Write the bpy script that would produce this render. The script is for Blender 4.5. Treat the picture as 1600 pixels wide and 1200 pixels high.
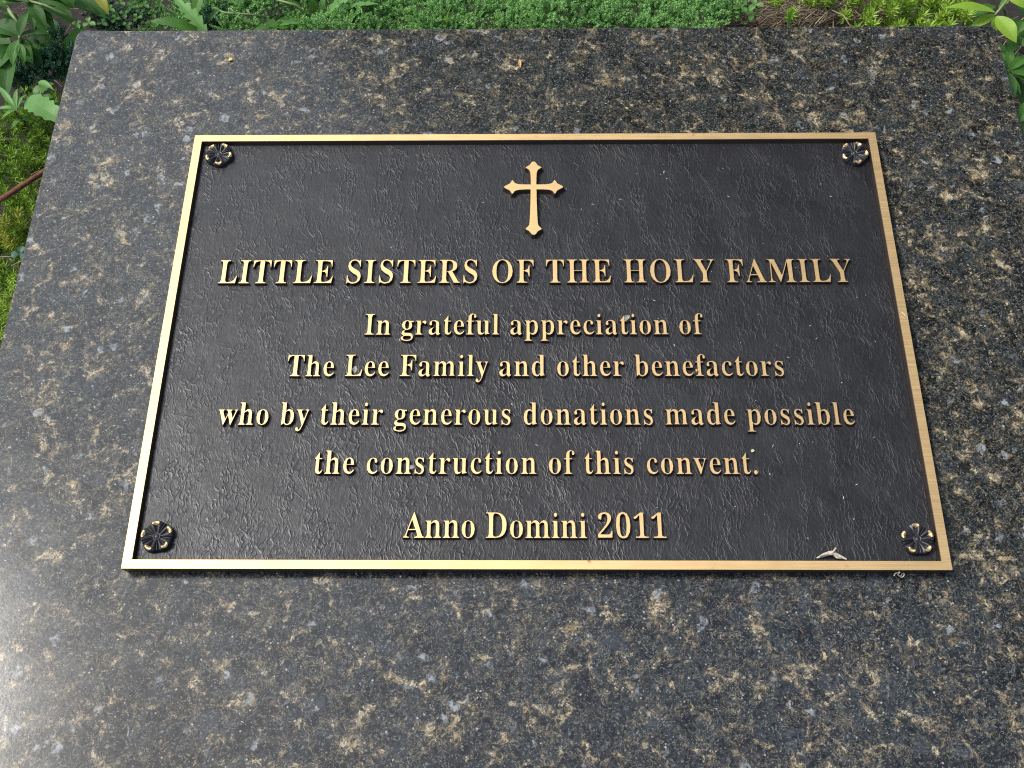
import bpy, bmesh, math, random
from mathutils import Vector, Matrix, Euler, noise
R = math.radians
S = bpy.context.scene
C = S.collection
for o in list(bpy.data.objects):
    bpy.data.objects.remove(o)
random.seed(7)

# ------------------------------------------------------------------ camera
CAM_P = Vector((-0.001597, -0.352649, 0.614206))
CAM_M = Matrix.Rotation(0.0071638, 3, 'Z') @ Matrix.Rotation(0.0151837, 3, 'Y') @ Matrix.Rotation(0.4800536, 3, 'X')
F = 1793.27
cd = bpy.data.cameras.new('camera')
cd.sensor_width = 36.0
cd.lens = 36.0 * F / 1600.0
cd.clip_start = 0.01
cd.clip_end = 500.0
cam = bpy.data.objects.new('camera', cd)
cam.location = CAM_P
cam.rotation_euler = CAM_M.to_euler()
C.objects.link(cam)
S.camera = cam


def at(px, py, z):
    """point at height z (m) seen at a photo pixel: the measuring tool the layout was surveyed with"""
    d = CAM_M @ Vector(((px - 800) / F, (600 - py) / F, -1.0))
    return CAM_P + d * ((z - CAM_P.z) / d.z)


# ------------------------------------------------------------------ light
SUN_DIR = Vector((-0.695, 0.205, 1.010)).normalized()      # towards the sun: left of and behind the slab
ELEV = math.asin(SUN_DIR.z)
AZ = math.atan2(SUN_DIR.x, SUN_DIR.y)
CLOUD_DIR = Vector((-0.62, 0.45, 0.64)).normalized()
w = bpy.data.worlds.new('World')
S.world = w
w.use_nodes = True
nt = w.node_tree
nt.nodes.clear()
N = nt.nodes.new
L = nt.links.new
sky = N('ShaderNodeTexSky')
sky.sky_type = 'NISHITA'
sky.sun_disc = False
sky.sun_elevation = ELEV
sky.sun_rotation = AZ
sky.air_density = 1.0
sky.dust_density = 3.0
sky.ozone_density = 1.0
bg = N('ShaderNodeBackground')
bg.inputs['Strength'].default_value = 0.11
# hazy white cloud around the sun, thinning to open blue sky away from it
tc = N('ShaderNodeTexCoord')
nz = N('ShaderNodeTexNoise')
nz.inputs['Scale'].default_value = 2.6
nz.inputs['Detail'].default_value = 6
L(tc.outputs['Generated'], nz.inputs['Vector'])
dt = N('ShaderNodeVectorMath')
dt.operation = 'DOT_PRODUCT'
nrm = N('ShaderNodeVectorMath')
nrm.operation = 'NORMALIZE'
L(tc.outputs['Generated'], nrm.inputs[0])
L(nrm.outputs[0], dt.inputs[0])
dt.inputs[1].default_value = CLOUD_DIR
ad = N('ShaderNodeMath')
ad.operation = 'MULTIPLY_ADD'
ad.inputs[1].default_value = 0.7
L(nz.outputs['Fac'], ad.inputs[0])
L(dt.outputs['Value'], ad.inputs[2])
cr = N('ShaderNodeMapRange')
cr.interpolation_type = 'SMOOTHSTEP'
cr.inputs['From Min'].default_value = 0.92
cr.inputs['From Max'].default_value = 1.42
cr.inputs['To Min'].default_value = 0.04
cr.inputs['To Max'].default_value = 0.95
L(ad.outputs[0], cr.inputs['Value'])
mx = N('ShaderNodeMix')
mx.data_type = 'RGBA'
mx.inputs['B'].default_value = (9.4, 10.0, 10.9, 1)
L(cr.outputs['Result'], mx.inputs['Factor'])
L(sky.outputs['Color'], mx.inputs['A'])
L(mx.outputs['Result'], bg.inputs['Color'])
wo = N('ShaderNodeOutputWorld')
L(bg.outputs['Background'], wo.inputs['Surface'])

sd = bpy.data.lights.new('sun', 'SUN')
sd.energy = 1.85
sd.angle = R(15)
sd.color = (1.0, 0.965, 0.91)
sun = bpy.data.objects.new('sun', sd)
sun.rotation_euler = SUN_DIR.to_track_quat('Z', 'Y').to_euler()
C.objects.link(sun)

vs = S.view_settings
vs.view_transform = 'Standard'
vs.look = 'None'
vs.exposure = 1.0
vs.gamma = 1.0
vs.use_curve_mapping = False
S.cycles.max_bounces = 6
S.cycles.use_denoising = False          # the stone's fine grain must not be smoothed away
S.cycles.filter_width = 1.15
S.cycles.sample_clamp_indirect = 4.0


# ------------------------------------------------------------------ helpers
def link(o, parent=None):
    C.objects.link(o)
    if parent is not None:
        o.parent = parent
    return o


def tag(o, label, cat, group=None, kind=None):
    o['label'] = label
    if cat:
        o['category'] = cat
    if group:
        o['group'] = group
    if kind:
        o['kind'] = kind
    return o


def thing(name, label, cat, loc=(0, 0, 0), group=None):
    o = bpy.data.objects.new(name, None)
    o.empty_display_size = 0.02
    o.location = loc
    link(o)
    return tag(o, label, cat, group)


def obj(name, verts, faces, mats, parent=None, smooth=False, midx=None, uvs=None):
    me = bpy.data.meshes.new(name)
    me.from_pydata([tuple(v) for v in verts], [], faces)
    for m in (mats if isinstance(mats, (list, tuple)) else [mats]):
        me.materials.append(m)
    if midx:
        me.polygons.foreach_set('material_index', midx)
    if smooth:
        me.polygons.foreach_set('use_smooth', [True] * len(me.polygons))
    if uvs:
        ul = me.uv_layers.new(name='UVMap')
        for lp in me.loops:
            ul.data[lp.index].uv = uvs[lp.vertex_index]
    me.update()
    return link(bpy.data.objects.new(name, me), parent)


class MB:
    """collects verts, faces, uvs and material indices of ONE mesh"""
    def __init__(s):
        s.v, s.f, s.uv, s.mi = [], [], [], []

    def add(s, v, f, uv=None, mi=0):
        b = len(s.v)
        s.v += v
        s.f += [tuple(i + b for i in q) for q in f]
        s.uv += uv if uv else [(0.5, 0.5)] * len(v)
        s.mi += [mi] * len(f)

    def tube(s, pts, rad, n=6, mi=0):
        v, f = [], []
        m = len(pts)
        for i, p in enumerate(pts):
            a = pts[max(i - 1, 0)]
            b = pts[min(i + 1, m - 1)]
            t = (Vector(b) - Vector(a)).normalized()
            q = t.to_track_quat('Z', 'Y')
            r = rad[i] if isinstance(rad, (list, tuple)) else rad
            for k in range(n):
                an = 2 * math.pi * k / n
                v.append(Vector(p) + q @ Vector((r * math.cos(an), r * math.sin(an), 0)))
        for i in range(m - 1):
            for k in range(n):
                f.append((i * n + k, i * n + (k + 1) % n, (i + 1) * n + (k + 1) % n, (i + 1) * n + k))
        f.append(tuple(range(n - 1, -1, -1)))
        f.append(tuple((m - 1) * n + k for k in range(n)))
        uv = [(k / n, i / max(1, m - 1)) for i in range(m) for k in range(n)]
        s.add(v, f, uv, mi)

    def build(s, name, mats, parent=None, smooth=False):
        return obj(name, s.v, s.f, mats, parent, smooth, s.mi, s.uv)


def smooth_path(pts, n=6):
    out = []
    m = len(pts)
    for i in range(m - 1):
        a, b, c, d = (Vector(pts[max(i - 1, 0)]), Vector(pts[i]), Vector(pts[i + 1]), Vector(pts[min(i + 2, m - 1)]))
        for k in range(n):
            t = k / n
            out.append(0.5 * (2 * b + (c - a) * t + (2 * a - 5 * b + 4 * c - d) * t * t + (3 * b - a - 3 * c + d) * t ** 3))
    out.append(Vector(pts[-1]))
    return out


def smooth_rad(r, n=6):
    out = []
    for i in range(len(r) - 1):
        out += [r[i] + (r[i + 1] - r[i]) * k / n for k in range(n)]
    return out + [r[-1]]


class NT:
    """short node-tree writer"""
    def __init__(s, name):
        s.m = bpy.data.materials.new(name)
        s.m.use_nodes = True
        s.t = s.m.node_tree
        s.b = s.t.nodes['Principled BSDF']
        s.out = s.t.nodes['Material Output']

    def n(s, typ, **kw):
        nd = s.t.nodes.new('ShaderNode' + typ)
        ins = kw.pop('ins', {})
        for k, v in kw.items():
            setattr(nd, k, v)
        for k, v in ins.items():
            s.set(nd.inputs[k], v)
        return nd

    def set(s, sock, v):
        if isinstance(v, bpy.types.NodeSocket):
            s.t.links.new(v, sock)
        elif isinstance(v, bpy.types.Node):
            s.t.links.new(v.outputs[0], sock)
        else:
            if isinstance(v, (tuple, list)) and len(v) == 3 and sock.type == 'RGBA':
                v = (*v, 1)
            sock.default_value = v

    def p(s, name, v):
        s.set(s.b.inputs[name], v)

    def math(s, op, a, b=0.0, c=0.0, clamp=False):
        nd = s.n('Math', operation=op, use_clamp=clamp)
        s.set(nd.inputs[0], a)
        s.set(nd.inputs[1], b)
        s.set(nd.inputs[2], c)
        return nd.outputs[0]

    def mapr(s, v, a, b, c=0.0, d=1.0, smooth=False):
        nd = s.n('MapRange', interpolation_type='SMOOTHSTEP' if smooth else 'LINEAR')
        s.set(nd.inputs['Value'], v)
        for k, x in (('From Min', a), ('From Max', b), ('To Min', c), ('To Max', d)):
            nd.inputs[k].default_value = x
        return nd.outputs['Result']

    def mix(s, f, a, b, mode='MIX'):
        nd = s.n('Mix', data_type='RGBA', blend_type=mode)
        s.set(nd.inputs['Factor'], f)
        s.set(nd.inputs['A'], a)
        s.set(nd.inputs['B'], b)
        return nd.outputs['Result']

    def noise(s, vec, scale, detail=4, rough=0.55, dist=0.0, typ='FBM'):
        nd = s.n('TexNoise', noise_type=typ)
        s.set(nd.inputs['Vector'], vec)
        nd.inputs['Scale'].default_value = scale
        nd.inputs['Detail'].default_value = detail
        nd.inputs['Roughness'].default_value = rough
        nd.inputs['Distortion'].default_value = dist
        return nd

    def voro(s, vec, scale, feature='F1', rnd=1.0):
        nd = s.n('TexVoronoi', feature=feature)
        s.set(nd.inputs['Vector'], vec)
        nd.inputs['Scale'].default_value = scale
        nd.inputs['Randomness'].default_value = rnd
        return nd

    def ramp(s, v, stops, interp='LINEAR'):
        nd = s.n('ValToRGB')
        nd.color_ramp.interpolation = interp
        e = nd.color_ramp.elements
        while len(e) < len(stops):
            e.new(0.5)
        for i, (p, c) in enumerate(stops):
            e[i].position = p
            e[i].color = (*c, 1)
        s.set(nd.inputs[0], v)
        return nd.outputs[0]

    def warp(s, vec, scale, amount, detail=3):
        nz = s.noise(vec, scale, detail)
        sub = s.n('VectorMath', operation='SUBTRACT')
        s.set(sub.inputs[0], nz.outputs['Color'])
        sub.inputs[1].default_value = (0.5, 0.5, 0.5)
        ml = s.n('VectorMath', operation='SCALE')
        s.set(ml.inputs[0], sub.outputs[0])
        ml.inputs['Scale'].default_value = amount
        ad = s.n('VectorMath', operation='ADD')
        s.set(ad.inputs[0], vec)
        s.set(ad.inputs[1], ml.outputs[0])
        return ad.outputs[0]

    def mapping(s, vec, rot=(0, 0, 0), scale=(1, 1, 1), loc=(0, 0, 0)):
        nd = s.n('Mapping')
        s.set(nd.inputs['Vector'], vec)
        nd.inputs['Rotation'].default_value = rot
        nd.inputs['Scale'].default_value = scale
        nd.inputs['Location'].default_value = loc
        return nd.outputs[0]

    def bump(s, h, strength, dist):
        nd = s.n('Bump')
        nd.inputs['Strength'].default_value = strength
        nd.inputs['Distance'].default_value = dist
        s.set(nd.inputs['Height'], h)
        return nd.outputs[0]


# ------------------------------------------------------------------ materials
def mat_granite():
    m = NT('polished_granite')
    co = m.n('TexCoord').outputs['Object']
    wv = m.warp(co, 110, 0.011, 4)
    wf = m.warp(wv, 520, 0.0030, 4)
    # large dark crystals
    big = m.voro(wf, 95)
    base = m.ramp(big.outputs['Color'], [(0.0, (0.004, 0.0048, 0.0048)), (0.3, (0.011, 0.0135, 0.0135)), (0.55, (0.019, 0.0235, 0.024)),
                                         (0.75, (0.006, 0.0055, 0.0045)), (0.9, (0.028, 0.034, 0.038)), (1.0, (0.017, 0.015, 0.011))])
    blo = m.noise(wv, 34, 4, 0.6).outputs['Fac']
    base = m.mix(m.mapr(blo, 0.55, 0.68, 0.0, 0.75), base, (0.004, 0.0042, 0.0045))
    base = m.mix(m.mapr(blo, 0.40, 0.30, 0.0, 0.45), base, (0.040, 0.047, 0.052))
    # fine grains
    fine = m.voro(m.warp(wf, 1400, 0.0008, 2), 820)
    fr = m.n('SeparateColor', ins={0: fine.outputs['Color']})
    fin2 = m.voro(m.warp(wf, 1800, 0.0006, 2), 1500)
    f2 = m.n('SeparateColor', ins={0: fin2.outputs['Color']})
    base = m.mix(m.mapr(fr.outputs[0], 0.5, 1.0, 0.0, 0.75), base, (0.052, 0.056, 0.056))
    base = m.mix(m.mapr(fr.outputs[1], 0.55, 0.9, 0.0, 0.85), base, (0.004, 0.004, 0.004))
    base = m.mix(m.mapr(f2.outputs[0], 0.86, 0.95, 0.0, 0.75), base, (0.17, 0.165, 0.145))
    # gold and tan mica and feldspar: filaments round the crystals, thicker in patches
    edge = m.voro(wf, 95, 'DISTANCE_TO_EDGE').outputs['Distance']
    ed2 = m.voro(wf, 260, 'DISTANCE_TO_EDGE').outputs['Distance']
    patch = m.noise(co, 60, 5, 0.66, 0.8).outputs['Fac']
    ridg = m.noise(wf, 250, 6, 0.74, 0.6).outputs['Fac']
    e1 = m.mapr(edge, 0.0, 0.30, 0.20, 0.0)
    sc = m.math('ADD', m.math('MULTIPLY', patch, 1.2), e1)
    sc = m.math('ADD', sc, m.math('MULTIPLY', m.math('SUBTRACT', ridg, 0.5), 1.0))
    base = m.mix(m.math('MULTIPLY', m.mapr(sc, 0.68, 0.92), m.mapr(f2.outputs[1], 0.0, 1.0, 0.05, 0.6)), base, (0.050, 0.042, 0.028))
    tan = m.ramp(m.noise(co, 120, 4).outputs['Fac'], [(0.3, (0.20, 0.13, 0.06)), (0.44, (0.36, 0.265, 0.14)), (0.56, (0.52, 0.43, 0.27)), (0.72, (0.42, 0.40, 0.33))])
    grain = m.math('MULTIPLY', m.mapr(fr.outputs[2], 0.1, 0.75, 0.06, 1.0), m.mapr(f2.outputs[2], 0.0, 0.7, 0.25, 1.0))
    veil = m.mapr(sc, 0.842, 0.97, 0.0, 1.0)
    base = m.mix(m.math('MULTIPLY', veil, grain), base, tan)
    fil = m.math('MULTIPLY', m.mapr(ed2, 0.0, 0.06, 1.0, 0.0), m.mapr(sc, 0.71, 0.91))
    base = m.mix(m.math('MULTIPLY', fil, m.mapr(f2.outputs[2], 0, 1, 0.2, 0.95)), base, (0.33, 0.26, 0.15))
    # thin pale threads: a broken network between the crystals
    for scl, seed, col, wd, am in ((150, 0.0, (0.34, 0.26, 0.15), 0.018, 0.75), (240, 5.0, (0.30, 0.27, 0.20), 0.020, 0.6), (90, 9.0, (0.36, 0.29, 0.17), 0.012, 0.75)):
        cs = m.mapping(m.warp(co, 70 + seed, 0.022, 3), loc=(seed, seed * 0.7, 0))
        thr = m.noise(cs, scl, 5, 0.62, 1.0).outputs['Fac']
        th = m.mapr(m.math('ABSOLUTE', m.math('SUBTRACT', thr, 0.5)), 0.0, wd, 1.0, 0.0)
        th = m.math('MULTIPLY', th, m.mapr(m.noise(cs, scl * 0.6, 3).outputs['Fac'], 0.53, 0.66))
        th = m.math('MULTIPLY', th, m.mapr(f2.outputs[1], 0.1, 0.7, 0.15, 1.0))
        base = m.mix(m.math('MULTIPLY', th, am), base, col)
    # bluish white feldspar
    wh = m.voro(m.warp(wf, 300, 0.006, 3), 165)
    ws = m.n('SeparateColor', ins={0: wh.outputs['Color']})
    wm = m.math('MULTIPLY', m.mapr(ws.outputs[0], 0.948, 0.965), m.mapr(wh.outputs['Distance'], 0.30, 0.55, 1.0, 0.0))
    wm = m.math('MULTIPLY', wm, m.mapr(m.noise(wf, 420, 4).outputs['Fac'], 0.38, 0.58, 0.05, 1.0))
    base = m.mix(m.math('MULTIPLY', wm, 0.8), base, (0.27, 0.285, 0.285))
    sp = m.voro(m.warp(co, 900, 0.0012, 2), 560)
    ss = m.n('SeparateColor', ins={0: sp.outputs['Color']})
    sm = m.math('MULTIPLY', m.mapr(ss.outputs[1], 0.965, 0.975), m.mapr(sp.outputs['Distance'], 0.15, 0.38, 0.9, 0.0))
    base = m.mix(sm, base, (0.36, 0.36, 0.34))
    m.p('Base Color', base)
    smear = m.noise(m.mapping(co, rot=(0, 0, 0.5), scale=(1, 2.2, 1)), 9, 4, 0.6).outputs['Fac']
    m.p('Roughness', m.mapr(smear, 0.3, 0.7, 0.12, 0.21))
    m.p('IOR', 1.5)
    m.p('Normal', m.bump(m.noise(co, 500, 3).outputs['Fac'], 0.05, 0.0004))
    return m.m


def mat_bronze_field():
    m = NT('dark_oxidised_bronze')
    co = m.n('TexCoord').outputs['Object']
    a = m.mapping(m.warp(co, 45, 0.018, 3), rot=(0, 0, R(-22)), scale=(2.1, 0.6, 1))
    b = m.mapping(m.warp(co, 38, 0.02, 3), rot=(0, 0, R(28)), scale=(1.7, 0.55, 1), loc=(3, 1, 0))
    e1 = m.mapr(m.voro(a, 185, 'DISTANCE_TO_EDGE').outputs['Distance'], 0.0, 0.13, 1.0, 0.0, True)
    e2 = m.mapr(m.voro(b, 150, 'DISTANCE_TO_EDGE').outputs['Distance'], 0.0, 0.10, 1.0, 0.0, True)
    k1 = m.mapr(m.noise(a, 55, 3).outputs['Fac'], 0.42, 0.60)
    k2 = m.mapr(m.noise(b, 48, 3).outputs['Fac'], 0.52, 0.70)
    h = m.math('ADD', m.math('MULTIPLY', e1, k1), m.math('MULTIPLY', e2, k2))
    h = m.math('ADD', h, m.math('MULTIPLY', m.noise(a, 280, 4, 0.6, 1.2).outputs['Fac'], 1.35))
    h = m.math('ADD', h, m.math('MULTIPLY', m.noise(co, 55, 2).outputs['Fac'], 2.0))
    col = m.mix(m.noise(co, 60, 5).outputs['Fac'], (0.0065, 0.006, 0.0063), (0.0135, 0.0125, 0.013))
    col = m.mix(m.mapr(m.noise(co, 18, 6, 0.7).outputs['Fac'], 0.5, 0.75, 0.0, 0.5), col, (0.027, 0.027, 0.028))
    m.p('Base Color', col)
    m.p('Roughness', m.mapr(m.noise(co, 25, 4).outputs['Fac'], 0.3, 0.7, 0.36, 0.48))
    m.p('IOR', 1.5)
    m.p('Normal', m.bump(h, 0.32, 0.0005))
    return m.m


def mat_dark_side():
    m = NT('dark_bronze_side')
    co = m.n('TexCoord').outputs['Object']
    m.p('Base Color', m.mix(m.noise(co, 300, 3).outputs['Fac'], (0.010, 0.006, 0.004), (0.030, 0.017, 0.009)))
    m.p('Roughness', 0.42)
    return m.m


def mat_gold(name='brushed_bronze'):
    m = NT(name)
    co = m.n('TexCoord').outputs['Object']
    str_ = m.noise(m.mapping(co, scale=(30, 1500, 30)), 1.0, 3).outputs['Fac']
    blot = m.noise(co, 70, 5, 0.6).outputs['Fac']
    col = m.mix(m.mapr(blot, 0.35, 0.7), (0.80, 0.555, 0.265), (0.73, 0.495, 0.23))
    col = m.mix(m.mapr(m.noise(co, 210, 4).outputs['Fac'], 0.64, 0.75, 0, 0.35), col, (0.50, 0.30, 0.13))
    nick = m.voro(m.warp(co, 300, 0.004, 3), 130)
    nr = m.n('SeparateColor', ins={0: nick.outputs['Color']})
    nk = m.math('MULTIPLY', m.mapr(nr.outputs[0], 0.90, 0.95), m.mapr(nick.outputs['Distance'], 0.08, 0.24, 0.8, 0.0))
    col = m.mix(nk, col, (0.20, 0.12, 0.06))
    m.p('Base Color', col)
    m.p('Metallic', 1.0)
    m.p('Roughness', m.mapr(str_, 0.3, 0.7, 0.46, 0.56))
    m.p('Normal', m.bump(str_, 0.04, 0.0002))
    return m.m


def mat_leaf(name, dark, light, vein, rough=0.42, trans=0.35, veins=9.0):
    m = NT(name)
    uv = m.n('UVMap').outputs[0]
    co = m.n('TexCoord').outputs['Object']
    sx = m.n('SeparateXYZ', ins={0: uv})
    u, v = sx.outputs[0], sx.outputs[1]
    au = m.math('ABSOLUTE', m.math('SUBTRACT', u, 0.5))
    mid = m.mapr(au, 0.0, 0.035, 1.0, 0.0, True)
    side = m.math('FRACT', m.math('SUBTRACT', m.math('MULTIPLY', v, veins), m.math('MULTIPLY', au, veins * 0.55)))
    sv = m.mapr(m.math('ABSOLUTE', m.math('SUBTRACT', side, 0.5)), 0.0, 0.09, 1.0, 0.0, True)
    col = m.mix(m.mapr(m.noise(co, 55, 4).outputs['Fac'], 0.3, 0.7), dark, light)
    col = m.mix(m.mapr(m.noise(co, 400, 3).outputs['Fac'], 0.4, 0.75, 0, 0.35), col, dark)
    ve = m.math('MAXIMUM', m.math('MULTIPLY', mid, 0.7), m.math('MULTIPLY', sv, 0.15))
    col = m.mix(ve, col, vein)
    m.p('Base Color', col)
    m.p('Roughness', rough)
    m.p('Specular IOR Level', 0.28)
    h = m.math('SUBTRACT', m.math('MULTIPLY', m.noise(co, 260, 3).outputs['Fac'], 0.5), ve)
    m.p('Normal', m.bump(h, 0.4, 0.0005))
    tr = m.n('BsdfTranslucent')
    m.set(tr.inputs['Color'], m.mix(1.0, col, (1.5, 1.6, 0.6), 'MULTIPLY'))
    ms = m.n('MixShader', ins={0: trans})
    m.t.links.new(m.b.outputs[0], ms.inputs[1])
    m.t.links.new(tr.outputs[0], ms.inputs[2])
    m.t.links.new(ms.outputs[0], m.out.inputs['Surface'])
    return m.m


def mat_mass(name, cols, scale=60, rough=0.55, trans=0.25):
    """foliage of small leaves: the colour differs from leaf to leaf (random UV) and from tuft to tuft"""
    m = NT(name)
    uv = m.n('UVMap').outputs[0]
    co = m.n('TexCoord').outputs['Object']
    sx = m.n('SeparateXYZ', ins={0: uv})
    f = m.math('ADD', m.math('MULTIPLY', sx.outputs[0], 0.6), m.math('MULTIPLY', m.noise(co, scale, 3).outputs['Fac'], 0.55))
    col = m.ramp(f, [(0.15 + 0.75 * i / (len(cols) - 1), c) for i, c in enumerate(cols)])
    m.p('Base Color', col)
    m.p('Roughness', rough)
    tr = m.n('BsdfTranslucent', ins={'Color': col})
    ms = m.n('MixShader', ins={0: trans})
    m.t.links.new(m.b.outputs[0], ms.inputs[1])
    m.t.links.new(tr.outputs[0], ms.inputs[2])
    m.t.links.new(ms.outputs[0], m.out.inputs['Surface'])
    return m.m


def mat_plain(name, a, b, scale=200, rough=0.7, bump=0.3):
    m = NT(name)
    co = m.n('TexCoord').outputs['Object']
    nz = m.noise(co, scale, 5, 0.6).outputs['Fac']
    m.p('Base Color', m.mix(m.mapr(nz, 0.3, 0.7), a, b))
    m.p('Roughness', rough)
    m.p('Normal', m.bump(nz, bump, 0.002))
    return m.m


GRANITE = mat_granite()
FIELD = mat_bronze_field()
SIDE = mat_dark_side()
GOLD = mat_gold()
SOIL = mat_plain('garden_soil', (0.006, 0.0042, 0.003), (0.026, 0.018, 0.012), 120, 0.95, 0.8)
LEAF_DARK = mat_leaf('dark_leaf', (0.030, 0.095, 0.013), (0.055, 0.150, 0.024), (0.09, 0.18, 0.05), rough=0.55)
LEAF_MID = mat_leaf('mid_green_leaf', (0.055, 0.15, 0.022), (0.095, 0.22, 0.04), (0.12, 0.22, 0.07))
LEAF_LIGHT = mat_leaf('light_green_leaf', (0.20, 0.34, 0.03), (0.28, 0.43, 0.05), (0.20, 0.28, 0.08))
LEAF_YELLOW = mat_leaf('yellowing_leaf', (0.26, 0.27, 0.035), (0.34, 0.33, 0.06), (0.35, 0.33, 0.12))
LEAF_WEED = mat_leaf('weed_leaf', (0.11, 0.26, 0.06), (0.16, 0.33, 0.085), (0.15, 0.27, 0.10))
STEM = mat_plain('green_stem', (0.12, 0.18, 0.05), (0.20, 0.24, 0.09), 300, 0.5)
JUNIPER = mat_mass('juniper_green', [(0.04, 0.10, 0.025), (0.15, 0.32, 0.085), (0.27, 0.50, 0.15), (0.40, 0.62, 0.25)])
JUNIPER_DARK = mat_mass('blue_juniper_green', [(0.014, 0.050, 0.026), (0.034, 0.105, 0.055), (0.07, 0.18, 0.10)])
SEDUM = mat_mass('stonecrop_green', [(0.045, 0.10, 0.010), (0.14, 0.25, 0.022), (0.26, 0.41, 0.045), (0.38, 0.52, 0.08)])
SEDUM_YELLOW = mat_mass('yellow_stonecrop', [(0.16, 0.22, 0.02), (0.27, 0.31, 0.03), (0.38, 0.38, 0.05)])
STRAW = mat_mass('dry_straw', [(0.07, 0.048, 0.03), (0.19, 0.14, 0.09), (0.34, 0.26, 0.18), (0.48, 0.40, 0.30)], trans=0.1)
TWIG = mat_plain('brown_twig', (0.05, 0.025, 0.016), (0.12, 0.07, 0.04), 300, 0.8)
RUST = mat_plain('rusty_iron', (0.085, 0.028, 0.014), (0.20, 0.075, 0.035), 350, 0.9, 0.6)
HUSK = mat_plain('pale_dry_husk', (0.30, 0.24, 0.16), (0.62, 0.55, 0.42), 500, 0.8, 0.5)
SEEDM = mat_plain('tan_seed', (0.40, 0.20, 0.07), (0.55, 0.33, 0.13), 600, 0.7)
PETAL = mat_plain('yellow_petal', (0.62, 0.42, 0.06), (0.70, 0.52, 0.12), 500, 0.7)
LINT = mat_plain('pale_lint', (0.55, 0.52, 0.45), (0.75, 0.72, 0.66), 500, 0.9)
GREYBIT = mat_plain('grey_grit', (0.16, 0.15, 0.12), (0.34, 0.31, 0.26), 800, 0.9)

# ------------------------------------------------------------------ ground
def ground():
    n = 90
    v, f = [], []
    for j in range(n + 1):
        for i in range(n + 1):
            a, b = i / n * 2 - 1, j / n * 2 - 1
            x, y = 0.35 * a + 7.6 * a ** 5, 0.35 * b + 7.6 * b ** 5 + 0.1
            h = noise.fractal(Vector((x * 9, y * 9, 0)), 1.0, 2.0, 4) * 0.012
            v.append((x, y, -0.095 + h))
    for j in range(n):
        for i in range(n):
            k = j * (n + 1) + i
            f.append((k, k + 1, k + n + 2, k + n + 1))
    g = obj('ground', v, f, SOIL, smooth=True)
    tag(g, 'dark brown garden soil between the plants', None, kind='structure')


ground()


# ------------------------------------------------------------------ granite slab
def rounded_block(x0, y0, x1, y1, z0, z1, rc, be, seg=6, bs=4):
    """block with rounded corners in plan and a rounded top edge"""
    def ring(ins):
        r = max(rc - ins, 0.0005)
        pts = []
        for cx, cy, a0 in ((x1 - rc, y1 - rc, 0), (x0 + rc, y1 - rc, 90), (x0 + rc, y0 + rc, 180), (x1 - rc, y0 + rc, 270)):
            for k in range(seg + 1):
                a = R(a0 + 90 * k / seg)
                pts.append((cx + r * math.cos(a), cy + r * math.sin(a)))
        return pts
    levels = [(0.0, z0)] + [(be * (1 - math.cos(R(90 * k / bs))), z1 - be + be * math.sin(R(90 * k / bs))) for k in range(bs + 1)]
    v, f = [], []
    for ins, z in levels:
        v += [(x, y, z) for x, y in ring(ins)]
    m = 4 * (seg + 1)
    for l in range(len(levels) - 1):
        for k in range(m):
            f.append((l * m + k, l * m + (k + 1) % m, (l + 1) * m + (k + 1) % m, (l + 1) * m + k))
    f.append(tuple((len(levels) - 1) * m + k for k in range(m)))
    f.append(tuple(range(m - 1, -1, -1)))
    return v, f


v, f = rounded_block(-0.3303, -0.264, 0.3303, 0.2558, -0.13, 0.0, 0.006, 0.0011)
slab = obj('granite_slab', v, f, GRANITE)
for p in slab.data.polygons:
    p.use_smooth = len(p.vertices) == 4 and abs(p.normal.z) > 0.02
tag(slab, 'polished dark granite slab flecked with gold and white, carrying the bronze plaque', 'stone slab')

# ------------------------------------------------------------------ plaque
PW, PH, ZT, ZF, BW = 0.2286, 0.1524, 0.0085, 0.0052, 0.0068
plaque = thing('memorial_plaque', 'rectangular dark bronze plaque with polished gold rim and raised lettering on the granite', 'plaque')


def grid_plate():
    v, f = rounded_block(-PW + BW - 0.0002, -PH + BW - 0.0002, PW - BW + 0.0002, PH - BW + 0.0002, 0.0004, ZF, 0.0015, 0.0003, 3, 2)
    obj('field', v, f, FIELD, plaque)


grid_plate()


def border():
    # profile from outer foot, up the outer wall, over the polished top, down the drafted inner wall
    prof = [(0.0012, 0.0002, 1), (0.0003, ZT - 0.0004, 1), (0.0005, ZT, 0), (BW - 0.0012, ZT, 0), (BW - 0.0009, ZT - 0.0003, 1), (BW, ZF - 0.0006, 1), (BW, 0.0002, 1)]
    v, f, mi = [], [], []
    for ins, z, _ in prof:
        x, y = PW - ins, PH - ins
        v += [(-x, -y, z), (x, -y, z), (x, y, z), (-x, y, z)]
    m = len(prof)
    for i in range(m):
        j = (i + 1) % m
        for k in range(4):
            f.append((i * 4 + k, i * 4 + (k + 1) % 4, j * 4 + (k + 1) % 4, j * 4 + k))
            mi.append(0 if i == 2 else 1)
    obj('rim', v, f, [GOLD, SIDE], plaque, midx=mi)


border()


def raised(name, outlines, top, foot, draft, parent, loc):
    """cast relief: polished gold face on drafted dark sides, from closed 2D outlines (outer and holes)"""
    cu = bpy.data.curves.new(name, 'CURVE')
    cu.dimensions = '2D'
    cu.fill_mode = 'FRONT'
    for pts in outlines:
        sp = cu.splines.new('POLY')
        sp.points.add(len(pts) - 1)
        for q, p in zip(sp.points, pts):
            q.co = (p[0], p[1], 0, 1)
        sp.use_cyclic_u = True
    return cu


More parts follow.
